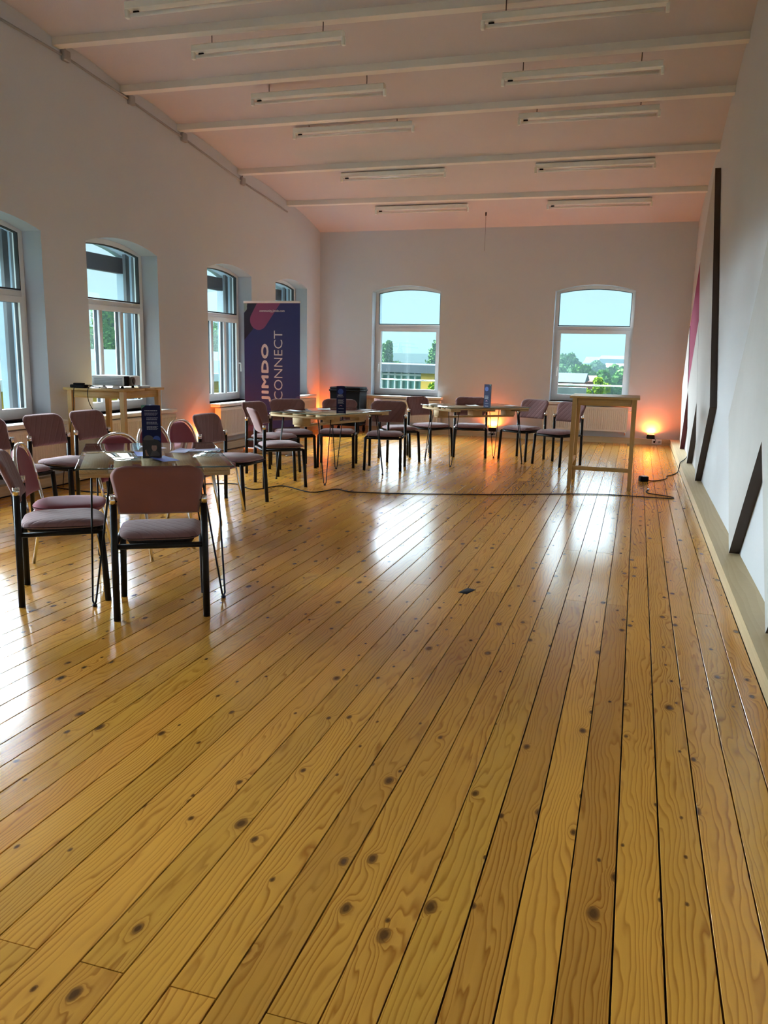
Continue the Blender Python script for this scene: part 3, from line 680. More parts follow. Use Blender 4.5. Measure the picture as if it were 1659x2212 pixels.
chair('b', -3.76, 5.78, 1, -.04, 'maroon chrome-framed chair mostly hidden behind the nearest dark card stand')
chair('b', -3.80, 6.28, 1, -.02, 'maroon chrome-framed chair beside the brown quilted one, right of the card stand')
chair('a', -3.79, 6.83, .995, -.04, 'mauve chair at the end of the row, near the orange lit radiator')
chair('a', -4.32, 8.90, .98, -.19, 'mauve chair standing right against the foot of the blue banner')
chair('a', -3.83, 7.92, .79, .61, 'side-on mauve chair drawn up to the table before the banner')
chair('a', -4.25, 9.64, .62, -.78, 'mauve chair in front of the right half of the blue banner')
chair('a', -3.70, 10.03, .26, -.965, 'mauve chair behind the card stand of the middle table')
chair('a', -3.03, 10.03, .16, -.98, 'mauve chair facing the viewer at the right end of the middle table')
chair('a', -3.26, 10.60, .85, .525, 'mauve chair half hidden behind the one at the right end of the middle table')
chair('a', -2.99, 11.50, .87, -.49, 'dark mauve chair below the left window of the far wall')
chair('a', -2.30, 11.83, .20, -.98, 'mauve chair directly behind the far table, next to its card stand')
chair('a', -1.40, 11.80, -.456, -.89, 'mauve chair right of the far table, before the bare wall')
chair('a', -.855, 11.40, -.52, -.854, 'mauve chair partly behind the leg of the tall bar table')

# ------------------------------------------------------------------ roll-up banner
B = thing('rollup_banner', 'tall dark blue roll-up banner with white vertical lettering', 'banner', (-4.905, 10.56, 0), -.03)
BW, BT = .43, 2.105
MB().rbox(-BW - .01, BW + .01, -.06, .06, 0, .075, .012, 0, 2).build('base', 'steel', B)
for s in (-1, 1): MB().rbox(s * .3 - .02, s * .3 + .02, -.16, .14, 0, .012, .004, 0, 1).build('foot', 'steel', B)
MB().tube([(0, .03, .07), (0, .035, 1.0), (0, .03, BT - .01)], .009, 8).build('pole', 'steel', B)
MB().rbox(-BW - .003, BW + .003, -.012, .016, BT - .012, BT + .018, .004, 0, 2).build('top_rail', 'white_lacquer', B)
bp_ = MB().box(-BW, BW, -.0015, .0015, .07, BT - .005).build('print_panel', 'banner_navy', B)
def flat(poly, mat, name, parent, d=-.0022, th=.0006):
    return MB().prism(poly, d, d - th, 'xz').build(name, mat, parent)
def circ(cx, cz, r, a0=0, a1=360, n=28): return [(cx + r * math.cos(math.radians(a0 + (a1 - a0) * i / n)), cz + r * math.sin(math.radians(a0 + (a1 - a0) * i / n))) for i in range(n + 1)]
top = BT - .013
# black corner field, mint corner, plum capsule coming down from the top edge, violet discs at the sides
flat([(-BW + .001, top), (-.20, top), (-.33, 1.90), (-.29, 1.74), (-BW + .001, 1.59)], 'banner_black', 'black_corner', bp_)
flat([(-BW + .001, top), (-.375, top)] + circ(-.43, 2.03, .05, 20, -60, 8) + [(-BW + .001, 1.96)], 'banner_mint', 'mint_corner', bp_, -.003)
flat([(.135, top), (-.225, top)] + circ(-.20, 1.865, .135, 150, 318, 24), 'banner_plum', 'plum_shape', bp_, -.0036)
flat([(BW - .001, .62)] + [(p[0], p[1]) for p in circ(BW - .001, .75, .088, 270, 90, 16)], 'banner_violet', 'violet_disc', bp_)
flat([(-BW + .001, .52), (-.30, .62), (-BW + .001, .74)], 'banner_black', 'lower_corner', bp_)
flat([(-BW + .001, .08), (BW - .001, .08), (BW - .001, .42), (-BW + .001, .30)], 'banner_black', 'lower_field', bp_)
def lettering(txt, size, loc, rot, parent, mat, name='lettering', bold=0, align='CENTER', fit=None, depth=.0006, spacing=1.0, heavy=0):
    cu = bpy.data.curves.new(name, 'FONT'); cu.body = txt; cu.size = size; cu.extrude = depth; cu.offset = bold; cu.align_x = align; cu.align_y = 'CENTER'; cu.space_character = spacing; cu.resolution_u = 3
    tmp = bpy.data.objects.new(name, cu); COL.objects.link(tmp); dg = bpy.context.evaluated_depsgraph_get()
    me = bpy.data.meshes.new_from_object(tmp.evaluated_get(dg)); bpy.data.objects.remove(tmp); bpy.data.curves.remove(cu)
    if fit:
        xs = [v.co.x for v in me.vertices]; ys = [v.co.y for v in me.vertices]; cx, cy = (min(xs) + max(xs)) / 2, (min(ys) + max(ys)) / 2
        kx, ky = fit[0] / (max(xs) - min(xs)), fit[1] / (max(ys) - min(ys))
        for v in me.vertices: v.co.x = (v.co.x - cx) * kx; v.co.y = (v.co.y - cy) * ky
    if heavy:                                                       # heavier strokes: the same glyphs laid over themselves, slightly shifted
        src = me; V = [v.co.copy() for v in src.vertices]; Fc = [tuple(p.vertices) for p in src.polygons]; m = MB()
        for q in range(8): m.add([v + Vector((math.cos(q * PI / 4) * heavy, math.sin(q * PI / 4) * heavy, q * 1e-5)) for v in V], Fc)
        me = bpy.data.meshes.new(name); me.from_pydata([tuple(v) for v in m.v], [], m.f)
    me.materials.clear(); me.materials.append(MATS[mat]); o = bpy.data.objects.new(name, me); COL.objects.link(o); o.parent = parent; o.location = loc; o.rotation_euler = rot; return o
UPR = Matrix.Rotation(PI / 2, 4, 'X').to_euler()                 # upright, facing -y
VERT = (Matrix.Rotation(PI / 2, 4, 'X') @ Matrix.Rotation(PI / 2, 4, 'Z')).to_euler()   # reads upwards
lettering('community.jimdo.com', .042, (.007, -.0048, 1.985), UPR, bp_, 'banner_letter', 'web_address', .0006, fit=(.385, .043))
lettering('JIMDO', .205, (-.092, -.0034, 1.14), VERT, bp_, 'banner_letter', 'bold_word', 0, fit=(.785, .128), spacing=1.10, heavy=.0085)
lettering('CONNECT', .175, (.099, -.0034, 1.245), VERT, bp_, 'banner_letter', 'thin_word', -.001, fit=(.955, .130))
lettering('nessen', .062, (.22, -.0034, .37), UPR, bp_, 'banner_faint', 'slogan'); lettering('V        lungen', .062, (.14, -.0034, .30), UPR, bp_, 'banner_faint', 'slogan')

# ------------------------------------------------------------------ folded cards on the tables
def card_stand(x, y, z, rz, label, style, w=.105, h=.30):
    """three-sided card prism"""
    c = thing('card_stand', label, 'card', (x, y, z), rz, 'dark card stands on the tables'); d = w * .80
    tri = [(-w / 2, -d / 3), (w / 2, -d / 3), (0, d * 2 / 3)]
    MB().prism(tri, .0, h, 'xy').build('body', 'card_navy', c)
    yf = -d / 3
    def F(poly, mat, name, dd=.0006): return MB().prism(poly, yf - dd, yf - dd - .0003, 'xz').build(name, mat, c)
    if style == 'photo':
        F([(-w / 2, h), (-w / 2 + .026, h), (-w / 2, h - .022)], 'card_mint', 'mint_corner')
        def bars(x0, x1, z_, t, mat='card_ink'):
            m = MB(); q = x0
            while q < x1 - .004:
                l = min(random.uniform(.005, .013), x1 - q); m.prism([(q, z_), (q + l, z_), (q + l, z_ + t), (q, z_ + t)], yf - .0006, yf - .0009, 'xz'); q += l + .0018
            m.build('text_line', mat, c)
        bars(-.036, .036, h - .034, .0045); 
        for k in range(3): bars(-.036, .040 - .008 * (k == 2), h - .046 - .0062 * k, .0022)
        for g in range(3):
            for k in range(3 + (g == 2)): bars(-.026, .038 - .004 * (k % 2), h - .074 - g * .025 - .0058 * k, .0022)
        F([(-w / 2 + .001, .002), (w / 2 - .001, .002), (w / 2 - .001, .085), (.03, .11), (-.02, .115), (-w / 2 + .001, .10)], 'card_photo', 'photo_print', .0006)
        F([(p[0], p[1]) for p in circ(-.018, .105, .030, 0, 180)], 'card_grey', 'grey_arch', .0010)
        F(circ(.028, .110, .021, -20, 170), 'card_blue', 'blue_arch', .0012)
        F([(.013 + .0155 * math.cos(a), .062 + .022 * math.sin(a)) for a in [2 * PI * i / 22 for i in range(22)]], 'card_skin', 'face_print', .0013)
        F([(.013 + .0175 * math.cos(a), .074 + .016 * math.sin(a)) for a in [PI * i / 14 for i in range(15)]], 'card_photo', 'hair_print', .0016)
        F([(.0, .044), (.026, .044), (.045, .022), (.042, .012), (-.012, .012)], 'card_grey', 'shirt_print', .0011)
        F([(-.040, .046), (-.033, .05), (-.028, .03), (-.018, .012), (-.036, .012)], 'card_skin', 'hand_print', .0013)
    else:
        F([(w / 2 - .022, h), (w / 2, h), (w / 2, h - .02)], 'card_mint', 'mint_corner')
        F(circ(-.008, h - .060, .030), 'card_blue', 'blue_disc')
        if style == 'logo':
            lettering('JIMDO', .020, (-.012, yf - .0010, h - .100), UPR, c, 'card_ink', 'bold_word', .0006, depth=.0002); lettering('CONNECT', .015, (-.010, yf - .0010, h - .118), UPR, c, 'card_ink', 'thin_word', 0, depth=.0002)
        for k in range(5):
            F([(-.038, h - .150 - .010 * k), (.030 - .010 * (k % 2), h - .150 - .010 * k), (.030 - .010 * (k % 2), h - .1465 - .010 * k), (-.038, h - .1465 - .010 * k)], 'card_ink', 'text_line')
        arc = circ(-.004, .075, .017, 20, 160, 12); F(arc + [(p[0] * .75 - .001, (p[1] - .075) * .6 + .075) for p in reversed(arc)], 'card_pink', 'pink_arc')
        F([(-.034, .052), (.030, .052), (.030, .055), (-.034, .055)], 'card_ink', 'text_line'); F([(-.030, .016), (.028, .016), (.028, .020), (-.030, .020)], 'card_ink', 'text_line')
    return c
card_stand(-2.725, 4.185, .7875, .53, 'dark blue card stand with a portrait photo on the nearest table', 'photo', .108, .31)
card_stand(-3.10, 8.47, .7745, .35, 'dark blue card stand with white print on the middle table', 'logo', .105, .30)
card_stand(-1.84, 10.62, .7725, -.55, 'dark card stand on the table nearest the far wall', 'lines', .105, .30)

# flyers and papers
def flyer(x, y, z, w, l, rz, mat, label, group):
    m = MB(); n = 6; b = .006
    def top(u, v): return Vector(((u - .5) * w, (v - .5) * l, .0012 + b * (2 * u - 1) ** 2 * v))
    m.grid(top, n, 4); m.grid(lambda u, v: top(1 - u, v) - Vector((0, 0, .0010)), n, 4)
    o = m.build('flyer', mat); o.location = (x, y, z); o.rotation_euler = (0, 0, rz); return tag(o, label, 'flyer', group)
g = 'flyers on the nearest table'
flyer(-3.02, 4.62, .7875, .10, .21, 1.2, 'paper_lilac', 'lilac flyer lying left of the portrait card stand', g)
flyer(-2.74, 4.55, .7875, .10, .21, .2, 'paper_lilac', 'lilac flyer lying just right of the portrait card stand', g)
flyer(-2.62, 4.62, .7890, .10, .21, -.9, 'paper_lilac', 'pointed lilac flyer farthest right on the nearest table', g)
flyer(-2.62, 4.14, .7875, .10, .21, 1.0, 'paper_blue', 'blue flyer lying in front of the portrait card stand', g)
flyer(-2.86, 4.30, .7875, .10, .21, .7, 'paper_blue', 'blue flyer partly under the left side of the portrait card', g)
g = 'papers on the middle table'
flyer(-3.52, 9.02, .7745, .15, .21, .4, 'paper', 'white sheet behind the middle card stand', g); flyer(-3.02, 9.16, .7745, .15, .21, -.3, 'paper', 'white sheet at the right end of the middle table', g)
flyer(-3.72, 8.56, .7745, .10, .21, 1.1, 'paper', 'small white leaflet at the left corner of the middle table', g)
g = 'papers on the far table'
flyer(-1.62, 11.2, .7725, .15, .21, -.4, 'paper', 'white sheet at the right end of the far table', g); flyer(-2.1, 10.9, .7725, .15, .21, .5, 'paper', 'white sheet in the middle of the far table', g)
o = MB().lathe([(.045, 0), (.060, .006), (.064, .016), (.058, .021), (.03, .024)], 18).build('puck', 'white_plastic'); o.location = (-2.56, 10.60, .7725); tag(o, 'round white puck on the left corner of the far table', 'puck')

# ------------------------------------------------------------------ projector and its bits
TZ = 1.02
P = thing('projector', 'white projector with vented side and dark lens ring', 'projector', (-5.245, 7.44, TZ + .002), math.radians(-84))
# local x: away from the vents (to the window side), local y: throw direction
MB().rbox(-.155, .155, -.20, .17, .022, .128, .014, 0, 3).build('body', 'projector_white', P)
MB().rbox(-.150, .150, .166, .186, .026, .122, .006, 0, 2).build('front_panel', 'projector_white', P); MB().rbox(.085, .1515, .160, .1885, .024, .124, .004, 0, 1).build('front_bezel', 'black_plastic', P)
for sx in (-1, 1):
    for k in range(9):
        MB().box(sx * .1555 - .001, sx * .1555 + .001, -.17, .145, .036 + k * .0082, .0395 + k * .0082).build('vent_slot', 'projector_grey', P)
for k in range(9): MB().box(-.135, .135, -.2015, -.1995, .036 + k * .0082, .0395 + k * .0082).build('vent_slot', 'projector_grey', P)
M = Matrix.Translation((.055, .183, .074)) @ Matrix.Rotation(-PI / 2, 4, 'X')
lr = MB().lathe([(.044, 0), (.048, .006), (.048, .034), (.039, .038)], 22, M=M).build('lens_ring', 'projector_grey', P); MB().lathe([(.038, .034), (.033, .040), (.015, .044)], 20, M=M).build('lens', 'lens_glass', lr)
for x, y in ((-.11, .12), (.11, .12), (0, -.15)): MB().lathe([(.014, -.002), (.016, .004), (.012, .024)], 10, c=(x, y, 0)).build('foot', 'black_plastic', P)
ps = thing('power_adapter', 'black power supply lying on the projector table', 'adapter', (-5.50, 7.185, TZ), .1)
MB().rbox(-.11, .06, -.035, .04, 0, .034, .008, 0, 2).build('body', 'black_plastic', ps); MB().rbox(-.08, .03, -.02, .03, .033, .050, .006, 0, 2).build('plug_block', 'black_plastic', ps)
MB().tube([(.05, .0, .02), (.10, -.01, .03), (.15, .02, .012), (.19, .05, .010)], .006, 6).build('lead', 'black_plastic', ps)
def cable(name, pts, r, label, mat='black_plastic', cat='cable', n=7, sub=6):
    P_ = [Vector(p) for p in pts]; out = []
    for i in range(len(P_) - 1):
        a, b, c, d = P_[max(0, i - 1)], P_[i], P_[i + 1], P_[min(len(P_) - 1, i + 2)]
        for k in range(sub):
            t = k / sub; out.append(.5 * ((2 * b) + (c - a) * t + (2 * a - 5 * b + 4 * c - d) * t * t + (3 * b - a - 3 * c + d) * t ** 3))
    out.append(P_[-1]); return tag(MB().tube(out, r, n).build(name, mat), label, cat)
cable('hanging_cable', [(-5.55, 7.19, TZ + .012), (-5.53, 7.115, TZ + .008), (-5.525, 7.09, .95), (-5.53, 7.085, .8), (-5.56, 7.08, .68), (-5.60, 7.07, .45), (-5.66, 7.06, .2), (-5.68, 7.05, .02), (-5.60, 6.95, .006)], .004, 'thin black cable hanging off the left of the projector table')
cable('hanging_cable', [(-5.38, 7.19, TZ + .012), (-5.36, 7.115, TZ + .008), (-5.355, 7.09, .95), (-5.33, 7.088, .86), (-5.27, 7.10, .76), (-5.20, 7.20, .55), (-5.20, 7.4, .2), (-5.25, 7.5, .006)], .004, 'thin black cable looping down beside the left table leg')
bt = [('remote_control', -5.06, 7.66, .045, .15, .022, 'white_plastic', 'slim white remote control on the projector table'), ('adapter_box', -5.10, 7.215, .06, .10, .030, 'white_plastic', 'white adapter box in front of the projector'), ('adapter_box', -5.23, 7.19, .05, .07, .022, 'white_plastic', 'small white adapter at the near corner of the projector table')]
for n_, x, y, w, l, h, mt, lb in bt:
    o = MB().rbox(-w / 2, w / 2, -l / 2, l / 2, 0, h, .006, 0, 2).build(n_, mt); o.location = (x, y, TZ); o.rotation_euler = (0, 0, random.uniform(-.5, .5)); tag(o, lb, 'adapter' if 'adapter' in n_ else 'remote')

# ------------------------------------------------------------------ black wheeled bin by the far wall
bn = thing('wheeled_bin', 'black box with flared lid on castors by the far wall', 'bin', (-5.075, 14.25, 0))
m = MB(); pr = [(.275, .20, .16), (.285, .21, .72), (.292, .215, .765)]
vs_ = []
for a, b, z in pr: vs_ += [(-a, -b, z), (a, -b, z), (a, b, z), (-a, b, z)]
m.add(vs_, [(0, 3, 2, 1), (8, 9, 10, 11)] + [(i * 4 + k, i * 4 + (k + 1) % 4, i * 4 + 4 + (k + 1) % 4, i * 4 + 4 + k) for i in range(2) for k in range(4)]); m.build('body', 'black_plastic', bn)
MB().rbox(-.305, .305, -.225, .225, .760, .79, .008, 0, 2).build('rim', 'black_plastic', bn); MB().rbox(-.295, .295, -.215, .215, .789, .835, .018, 0, 2).build('lid', 'black_plastic', bn)
for s in (-1, 1): MB().tube([(-.27, s * .18, .145), (.27, s * .18, .145)], .014, 8).build('frame_bar', 'black_metal', bn); MB().tube([(s * .27, -.18, .145), (s * .27, .18, .145)], .014, 8).build('frame_bar', 'black_metal', bn)
for sx in (-1, 1):
    for sy in (-1, 1):
        w = MB().lathe([(.02, -.014), (.050, -.014), (.052, 0), (.050, .014), (.02, .014)], 16, M=Matrix.Translation((sx * .25, sy * .165, .052)) @ Matrix.Rotation(PI / 2, 4, 'Y')).build('castor', 'black_plastic', bn)
        MB().box(sx * .25 - .022, sx * .25 + .022, sy * .165 - .015, sy * .165 + .015, .100, .15).build('castor_fork', 'black_metal', w)

# ------------------------------------------------------------------ amber uplights
def uplight(x, y, z, rz, label, power, cord=None):
    u = thing('uplight', label, 'lamp', (x, y, z), rz, 'amber uplights at the foot of the walls')
    m = MB(); m.box(-.058, .058, -.035, .035, .0, .006); 
    for a in (-1, 1): m.box(-.058, .058, a * .035 - .003, a * .035 + .003, .0, .075); m.box(a * .058 - .003, a * .058 + .003, -.035, .035, 0, .075)
    m.build('housing', 'black_metal', u)
    MB().box(-.053, .053, -.031, .031, .060, .084).build('lens', 'amber_lens', u, 'glowing amber lens')
    m = MB(); m.tube([(-.062, 0, .05), (-.066, 0, .012), (-.062, 0, .004)], .004, 6); m.tube([(.062, 0, .05), (.066, 0, .012), (.062, 0, .004)], .004, 6); m.build('bracket', 'black_metal', u)
    l = bpy.data.lights.new('amber_light', 'AREA'); l.shape = 'RECTANGLE'; l.size = .10; l.size_y = .06; l.energy = power; l.color = (1, .15, .025); l.spread = math.radians(175)
    lo = bpy.data.objects.new('amber_light', l); COL.objects.link(lo); lo.parent = u; lo.location = (0, 0, .088); lo.rotation_euler = (PI, 0, 0)
    return u
UP = LEDGE_Z + .001
uplight(-2.44, LEDGE_Y + .04, UP, 0, 'glowing amber uplight seen under the far table', 9)
uplight(.30, LEDGE_Y + .04, UP, 0, 'glowing amber uplight in the right corner of the far wall', 9)
uplight(-5.62, LEDGE_Y + .03, UP, .4, 'amber uplight in the left corner beside the black bin', 9)
uplight(XL + .05, 10.12, UP, PI / 2, 'amber uplight on the left skirting beside the banner radiator', 9)
def socket(x, label, plug):
    s = thing('wall_socket', label, 'socket', (x, LEDGE_Y - .0065, .015), 0, 'white double sockets in the far skirting')
    MB().rbox(-.08, .08, -.012, 0, 0, .082, .004, 0, 2).build('plate', 'socket_white', s)
    for a in (-.04, .04): MB().lathe([(.027, 0), (.027, .004), (.021, .004), (.020, -.002)], 18, M=Matrix.Translation((a, -.012, .041)) @ Matrix.Rotation(PI / 2, 4, 'X')).build('outlet', 'white_lacquer', s)
    return s
socket(.405, 'white double socket below the right amber uplight', True); socket(-2.44, 'white double socket below the uplight behind the far table', True)
for x, u in ((.365, .30), (-2.43, -2.44)):
    p = thing('plug', 'black plug and lead of the %s amber uplight' % ('right corner' if x > 0 else 'far table'), 'plug', (x, LEDGE_Y - .022, .056), 0, 'uplight plugs')
    MB().lathe([(.017, 0), (.019, .006), (.016, .026), (.008, .034)], 14, M=Matrix.Rotation(PI / 2, 4, 'X')).build('body', 'black_plastic', p)
    MB().tube([(0, -.03, 0), (.004, -.04, -.008), (.02, -.036, .03), (u - x + .055, -.02, .075), (u - x + .05, .03, .066)], .0045, 6).build('lead', 'black_plastic', p)
cable('coiled_lead', [(-2.44 + .07 * math.cos(a), LEDGE_Y - .028 + .006 * math.sin(3 * a), .135 - .018 * math.sin(a) + (.02 if a > 6.3 else 0)) for a in [i * .6 for i in range(22)]], .0045, 'coil of black lead hanging on the uplight behind the far table')

# ------------------------------------------------------------------ cables on the floor
cable('floor_cable', [(-5.70, 6.9, .006), (-5.0, 6.85, .006), (-4.6, 7.5, .006), (-4.15, 7.87, .006), (-3.76, 7.62, .006), (-3.58, 7.95, .006), (-3.14, 7.70, .006), (-2.97, 7.99, .006), (-2.75, 7.89, .006), (-2.2, 8.02, .006), (-1.37, 8.33, .006), (-.91, 8.56, .006), (-.32, 8.82, .006), (.156, 8.85, .006), (.42, 8.86, .006), (.46, 8.94, .006), (.38, 9.02, .006), (.22, 9.12, .006), (.19, 9.24, .006), (.215, 9.36, .006)], .0055, 'long black cable running across the whole pine floor', sub=8)
p = thing('cable_end', 'white cable connector at the end of long floor cable', 'plug', (.215, 9.37, 0)); MB().rbox(-.012, .012, -.005, .045, .002, .018, .004, 0, 2).build('body', 'white_plastic', p); MB().box(-.007, .007, .045, .058, .006, .014).build('tip', 'steel', p)
bx = thing('switch_box', 'small dark switch box lying on the floor at right', 'box', (.165, 10.07, 0), .35); MB().rbox(-.05, .05, -.04, .04, 0, .062, .007, 0, 2).build('body', 'black_plastic', bx); MB().rbox(-.02, .046, -.0405, .038, .060, .066, .003, 0, 1).build('lid', 'conduit_grey', bx)
cable('box_lead', [(.21, 10.10, .02), (.26, 10.12, .006), (.36, 10.22, .006), (.44, 10.42, .006), (.45, 10.62, .006), (.52, 10.78, .006), (.59, 11.05, .006), (.61, 11.15, .03), (.622, 11.2, LEDGE_Z + .012), (.66, 11.45, LEDGE_Z + .012), (.74, 11.9, LEDGE_Z + .02), (.762, 12.0, .22), (.766, 12.02, .28)], .0055, 'black lead from the switch box over the plywood ledge', 'black_plastic')
cable('skirting_cable', [(XL + .15, 5.2, .006), (XL + .14, 6.0, .006), (XL + .13, 7.6, .006), (XL + .14, 9.0, .006), (XL + .15, 9.9, .006), (XL + .14, 10.4, .006), (XL + .2, 11.5, .006), (XL + .16, 12.6, .006)], .006, 'black cable along the foot of the left skirting')
for (x, y, rz, l) in ((-.655, 5.33, .25, .12),):
    o = MB().rbox(-.03, .03, -.06, .06, 0, .0012, .0004, 0, 1).build('tape_scrap', 'black_plastic'); o.location = (-.90, 4.74, 0); o.rotation_euler = (0, 0, -.3); tag(o, 'scrap of dark tape stuck on the floorboards', 'tape')

# ------------------------------------------------------------------ outdoors
GZ = -7.0
struct(MB().box(-400, 400, -120, 900, GZ - .5, GZ).build('ground', 'meadow'), 'green ground far below the windows', 'ground')
def tree(x, y, base, h, rx, label, leaf='leaf_green', n=1500, droop=0, size=.42, name='tree', crown0=.25):
    n = int(n * 3.4); size *= .62
    t = thing(name, label, 'tree', (x, y, base), random.uniform(0, 6), 'trees outside the windows')
    tr = MB(); tr.tube([(0, 0, 0), (.1 * rx * .3, 0, h * .4), (0, .05 * rx, h * .9)], [h * .022, h * .016, h * .004], 8)
    for k in range(7):
        a = random.uniform(0, 6.28); z = h * random.uniform(.3, .7); tr.tube([(0, 0, z), (math.cos(a) * rx * .4, math.sin(a) * rx * .4, z + h * .10), (math.cos(a) * rx * .75, math.sin(a) * rx * .75, z + h * (.16 - droop * .2))], [h * .009, h * .005, h * .002], 5)
    tr.build('trunk', 'bark', t)
    m = MB(); blobs = []
    for k in range(26):
        v = random.uniform(0, 1); z = h * (crown0 + (1 - crown0) * v); rr = rx * math.sqrt(max(.05, 1 - (2 * v - .85) ** 2 / 1.4)) * (1 - .45 * v); a = random.uniform(0, 6.28); q = math.sqrt(random.random())
        br = rx * random.uniform(.22, .40) * (1 - .45 * v); blobs.append((math.cos(a) * rr * q * .85, math.sin(a) * rr * q * .85, z - br * .6, br))
    vs_, fs = [], []
    for k in range(n):
        bx_, by, bz, br = random.choice(blobs); d = Vector((random.gauss(0, 1), random.gauss(0, 1), random.gauss(0, 1))).normalized() * br * random.random() ** .4
        if droop: d.z = d.z * 1.0 - abs(random.gauss(0, 1)) * h * .07 * droop
        c = Vector((bx_, by, bz + d.z)) + Vector((d.x, d.y, 0)); s = size * random.uniform(.6, 1.2)
        e1 = Vector((random.gauss(0, 1), random.gauss(0, 1), random.gauss(0, 1))).normalized(); e2 = e1.cross(Vector((random.gauss(0, 1), random.gauss(0, 1), random.gauss(0, 1)))).normalized()
        i = len(vs_); vs_ += [c - e1 * s * .5, c + e2 * s * .3, c + e1 * s * .5, c - e2 * s * .3]; fs.append((i, i + 1, i + 2, i + 3))
    m.add(vs_, fs); o = m.build('crown', leaf, t); o['kind'] = 'stuff'
    return t
# direction helper: world point at depth Y for a picture column/row (a direction only; the depth is the thing's own)
def ray(px, py):
    d = _r * ((px - 829.5) / FPX) - _u * ((py - 1106) / FPX) + _f; return d
def at_y(px, py, Y): d = ray(px, py); return Vector((0, 0, CAM_H)) + d * (Y / d.y)
def at_x(px, py, X): d = ray(px, py); return Vector((0, 0, CAM_H)) + d * (X / d.x)
def tree_px(px, ytop, Y, rx, label, **k):
    p = at_y(px, ytop, Y); return tree(p.x, Y, GZ, p.z - GZ, rx, label, **k)
# beyond the left window of the far wall
tree_px(836, 733, 62, 1.6, 'slender drooping birch behind the glazed hall, left side of window', leaf='leaf_grey', n=2600, droop=1, size=.42, name='birch_tree', crown0=.35)
tree_px(941, 735, 68, 1.9, 'drooping birch at the right edge of the left far window', leaf='leaf_green', n=3000, droop=1, size=.42, name='birch_tree', crown0=.3)
tree_px(935, 826, 40, 1.6, 'bright green bush low at the right of the left far window', leaf='leaf_bright', n=2200, size=.35, name='bush')
tree_px(868, 783, 84, 3.6, 'round green tree in front of the grey hall', leaf='leaf_green', n=1800, size=.7, name='tree')
h0 = at_y(856, 763, 150); h1 = at_y(935, 764, 150)
H = thing('grey_hall', 'long grey industrial hall with a pale roof edge', 'building', (h0.x, 150, GZ))
MB().box(-14, h1.x - h0.x + 6, 0, 40, 0, h0.z - GZ - 1.6).build('wall', 'hall_metal', H); MB().box(-14.3, h1.x - h0.x + 6.3, -.3, 40, h0.z - GZ - 1.7, h0.z - GZ).build('roof_edge', 'hall_trim', H)
for k in range(20): MB().box(-14 + k * 1.7, -13.85 + k * 1.7, -.12, 0, .2, h0.z - GZ - 1.8).build('wall_rib', 'hall_metal', H)
# glazed green hall close by
g0 = at_y(800, 805, 46); g1 = at_y(912, 806, 42)
G = thing('glazed_hall', 'flat-roofed hall with green glass and white glazing bars', 'building', (g0.x - 6, 46.4, GZ), math.atan2(42 - 46.4, g1.x - g0.x + 6))
L = math.hypot(g1.x - g0.x + 6, 4.4); HT = g1.z - GZ
MB().box(0, L, .05, 7, 0, HT).build('glazing', 'glazing_green', G); MB().box(-.3, L + 1.4, -.35, 7.3, HT, HT + .42).build('roof', 'roof_grey', G); MB().box(L - .02, L + .85, -.08, 6.5, 0, HT).build('corner_pier', 'yellow_render', G)
n = int(L / .46)
for k in range(n): MB().box(k * L / n - .035, k * L / n + .035, -.05, .05, 0, HT).build('glazing_bar', 'hall_trim', G)
for z in (HT - .12, HT - 1.55, HT - 3.1): MB().box(0, L, -.07, .05, z - .05, z + .05).build('transom', 'hall_trim', G)
# pylon on the horizon
pp = at_y(864, 741, 420)
py_ = thing('power_pylon', 'distant lattice power pylon on the horizon', 'pylon', (pp.x, 420, GZ)); hp = pp.z - GZ
m = MB()
for sx in (-1, 1):
    for sy in (-1, 1): m.tube([(sx * 3, sy * 3, 0), (sx * 1.1, sy * 1.1, hp * .7), (sx * .3, sy * .3, hp)], .32, 5)
for k in range(8):
    z0, z1 = hp * k / 9, hp * (k + 1) / 9; w0, w1 = 3 - 2.4 * k / 9, 3 - 2.4 * (k + 1) / 9
    for sy in (-1, 1): m.tube([(-w0, sy * w0, z0), (w1, sy * w1, z1)], .2, 4); m.tube([(w0, sy * w0, z0), (-w1, sy * w1, z1)], .2, 4)
m.build('mast', 'pylon_steel', py_)
for z, w in ((hp * .97, 8), (hp * .84, 10)): MB().tube([(-w, 0, z), (0, 0, z + .8), (w, 0, z)], .38, 5).build('cross_arm', 'pylon_steel', py_)
# beyond the right window of the far wall
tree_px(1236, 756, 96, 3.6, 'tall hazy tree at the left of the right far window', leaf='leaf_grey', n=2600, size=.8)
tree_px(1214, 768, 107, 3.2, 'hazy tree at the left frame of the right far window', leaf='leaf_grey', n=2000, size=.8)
tree_px(1262, 789, 79, 3.2, 'rounded tree in the middle of the right far window', leaf='leaf_green', n=2000, size=.7)
tree_px(1290, 776, 130, 3.4, 'distant tree before the dark blue roofs', leaf='leaf_grey', n=1800, size=.9)
tree_px(1330, 785, 90, 3.6, 'large tree at the right of the right far window', leaf='leaf_green', n=2600, size=.75)
tree_px(1352, 790, 72, 3.2, 'tree at the right frame of the right far window', leaf='leaf_green', n=2200, size=.7)
tree_px(1308, 794, 66, 2.0, 'green tree between the far houses and the yellow bush', leaf='leaf_green', n=2000, size=.6)
tree_px(1287, 811, 44, 1.5, 'bright yellow-green bush in the right far window', leaf='leaf_bright', n=2600, size=.34, name='bush', crown0=.3)
tree_px(1310, 826, 49, 1.5, 'low yellow-green bush beside the brick house', leaf='leaf_bright', n=2200, size=.34, name='bush', crown0=.3)
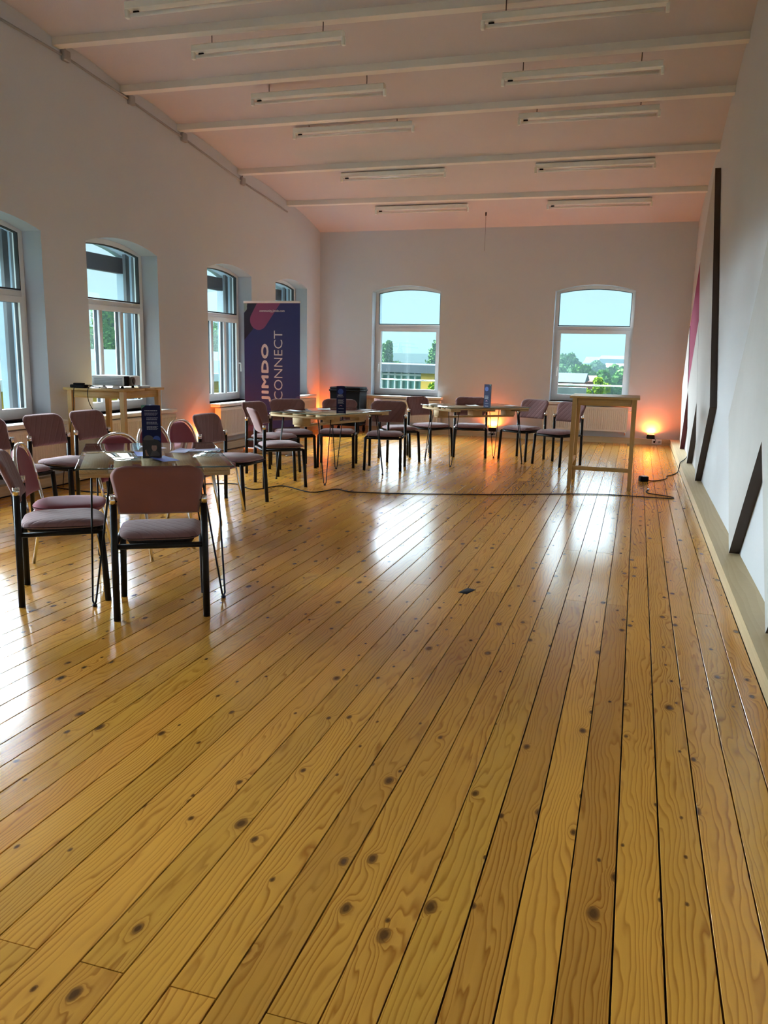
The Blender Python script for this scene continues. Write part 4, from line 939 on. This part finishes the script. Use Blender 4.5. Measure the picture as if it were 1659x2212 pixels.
def house(px0, px1, ytop, Y, wall, roof, label, rise=.6, name='house', depth=4.5, wins=0):
    a, b = at_y(px0, ytop, Y), at_y(px1, ytop, Y); w = b.x - a.x; h = a.z - GZ
    H_ = thing(name, label, 'building', (a.x, Y, GZ)); MB().box(0, w, 0, depth, 0, h - rise).build('wall', wall, H_)
    MB().prism([(-.3, h - rise), (depth / 2, h), (depth + .3, h - rise)], -.3, w + .3, 'yz').build('roof', roof, H_)
    for k in range(wins):
        x = w * (k + .5) / wins; f = MB().box(x - .45, x + .45, -.05, .05, h - rise - 1.7, h - rise - .5).build('window', 'hall_trim', H_); MB().box(x - .38, x + .38, -.07, -.04, h - rise - 1.62, h - rise - .58).build('pane', 'glazing_green', H_ and f)
    return H_
house(1200, 1254, 806, 50, 'brick_red', 'roof_grey', 'red brick house with a grey roof, right far window', .5, wins=4)
house(1256, 1276, 812, 56, 'brick_red', 'brick_red', 'low red-roofed annex beside the brick house', .35, wins=2)
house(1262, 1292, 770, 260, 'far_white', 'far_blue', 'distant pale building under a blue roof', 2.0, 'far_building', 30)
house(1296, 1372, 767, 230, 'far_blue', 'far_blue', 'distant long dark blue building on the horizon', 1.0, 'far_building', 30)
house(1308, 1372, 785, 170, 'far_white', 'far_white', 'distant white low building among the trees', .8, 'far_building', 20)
w0 = at_y(1200, 836, 36); w1 = at_y(1266, 840, 36)
tag(MB().box(w0.x, w1.x, 36, 36.3, GZ, w0.z).build('graffiti_wall', 'graffiti_wall'), 'grey wall covered in pale graffiti below the brick house', 'wall')
# neighbour across the yard on the left, with trees behind it
nb = thing('neighbour_building', 'yellow building with a wide grey roof across the yard', 'building', (-24, 30, GZ))
MB().box(-6.5, 0, -22, 46, 0, 6.9).build('wall', 'yellow_render', nb)
MB().prism([(.5, 6.9), (.5, 7.15), (-5.0, 8.45), (-7.5, 7.8), (-7.5, 6.9)], -22.6, 46.6, 'xz').build('roof', 'roof_grey', nb)
MB().box(.35, .62, -22.7, 46.7, 6.75, 7.2).build('gutter', 'hall_trim', nb)
for k in range(22): f = MB().box(-.05, .06, -20 + k * 3, -18.6 + k * 3, 3.6, 5.6).build('window', 'hall_trim', nb); MB().box(.05, .09, -19.9 + k * 3, -18.7 + k * 3, 3.7, 5.5).build('pane', 'glazing_green', f)
for k, (px, yt, X, rx) in enumerate(((20, 610, -38, 4.5), (200, 712, -46, 3.4), (246, 655, -37.5, 4.4), (300, 690, -46.5, 3.4), (472, 700, -37.5, 4.4), (512, 700, -47, 3.6), (640, 720, -38, 4.0))):
    p = at_x(px, yt, X)
    tree(p.x, p.y, GZ, p.z - GZ, rx, ['broad green tree beyond the leftmost window', 'lower green tree left behind the projector window', 'tall leafy tree in the middle of the projector window', 'green tree right behind the projector window', 'green tree in the window left of the banner', 'second green tree behind the window left of the banner', 'green tree behind the banner window'][k], leaf='leaf_green', n=3200, size=.62)

# rainy haze over the distance beyond the far windows
t = NT('haze_air'); t.n.remove(t.b); vsn = t.n.new('ShaderNodeVolumeScatter'); va = t.n.new('ShaderNodeVolumeAbsorption'); ads = t.n.new('ShaderNodeAddShader')
for n_ in (vsn, va): n_.inputs['Color'].default_value = (.105, .155, .165, 1); n_.inputs['Density'].default_value = .0050; t.l.new(n_.outputs[0], ads.inputs[0 if n_ is vsn else 1])
t.l.new(ads.outputs[0], t.out.inputs['Volume']); MATS['haze_air'] = t.m
hz = MB().box(-110, 70, 34, 480, GZ + .02, 11).build('haze', 'haze_air'); tag(hz, 'pale rainy haze hanging over the distant trees and halls', 'haze'); hz['kind'] = 'structure'
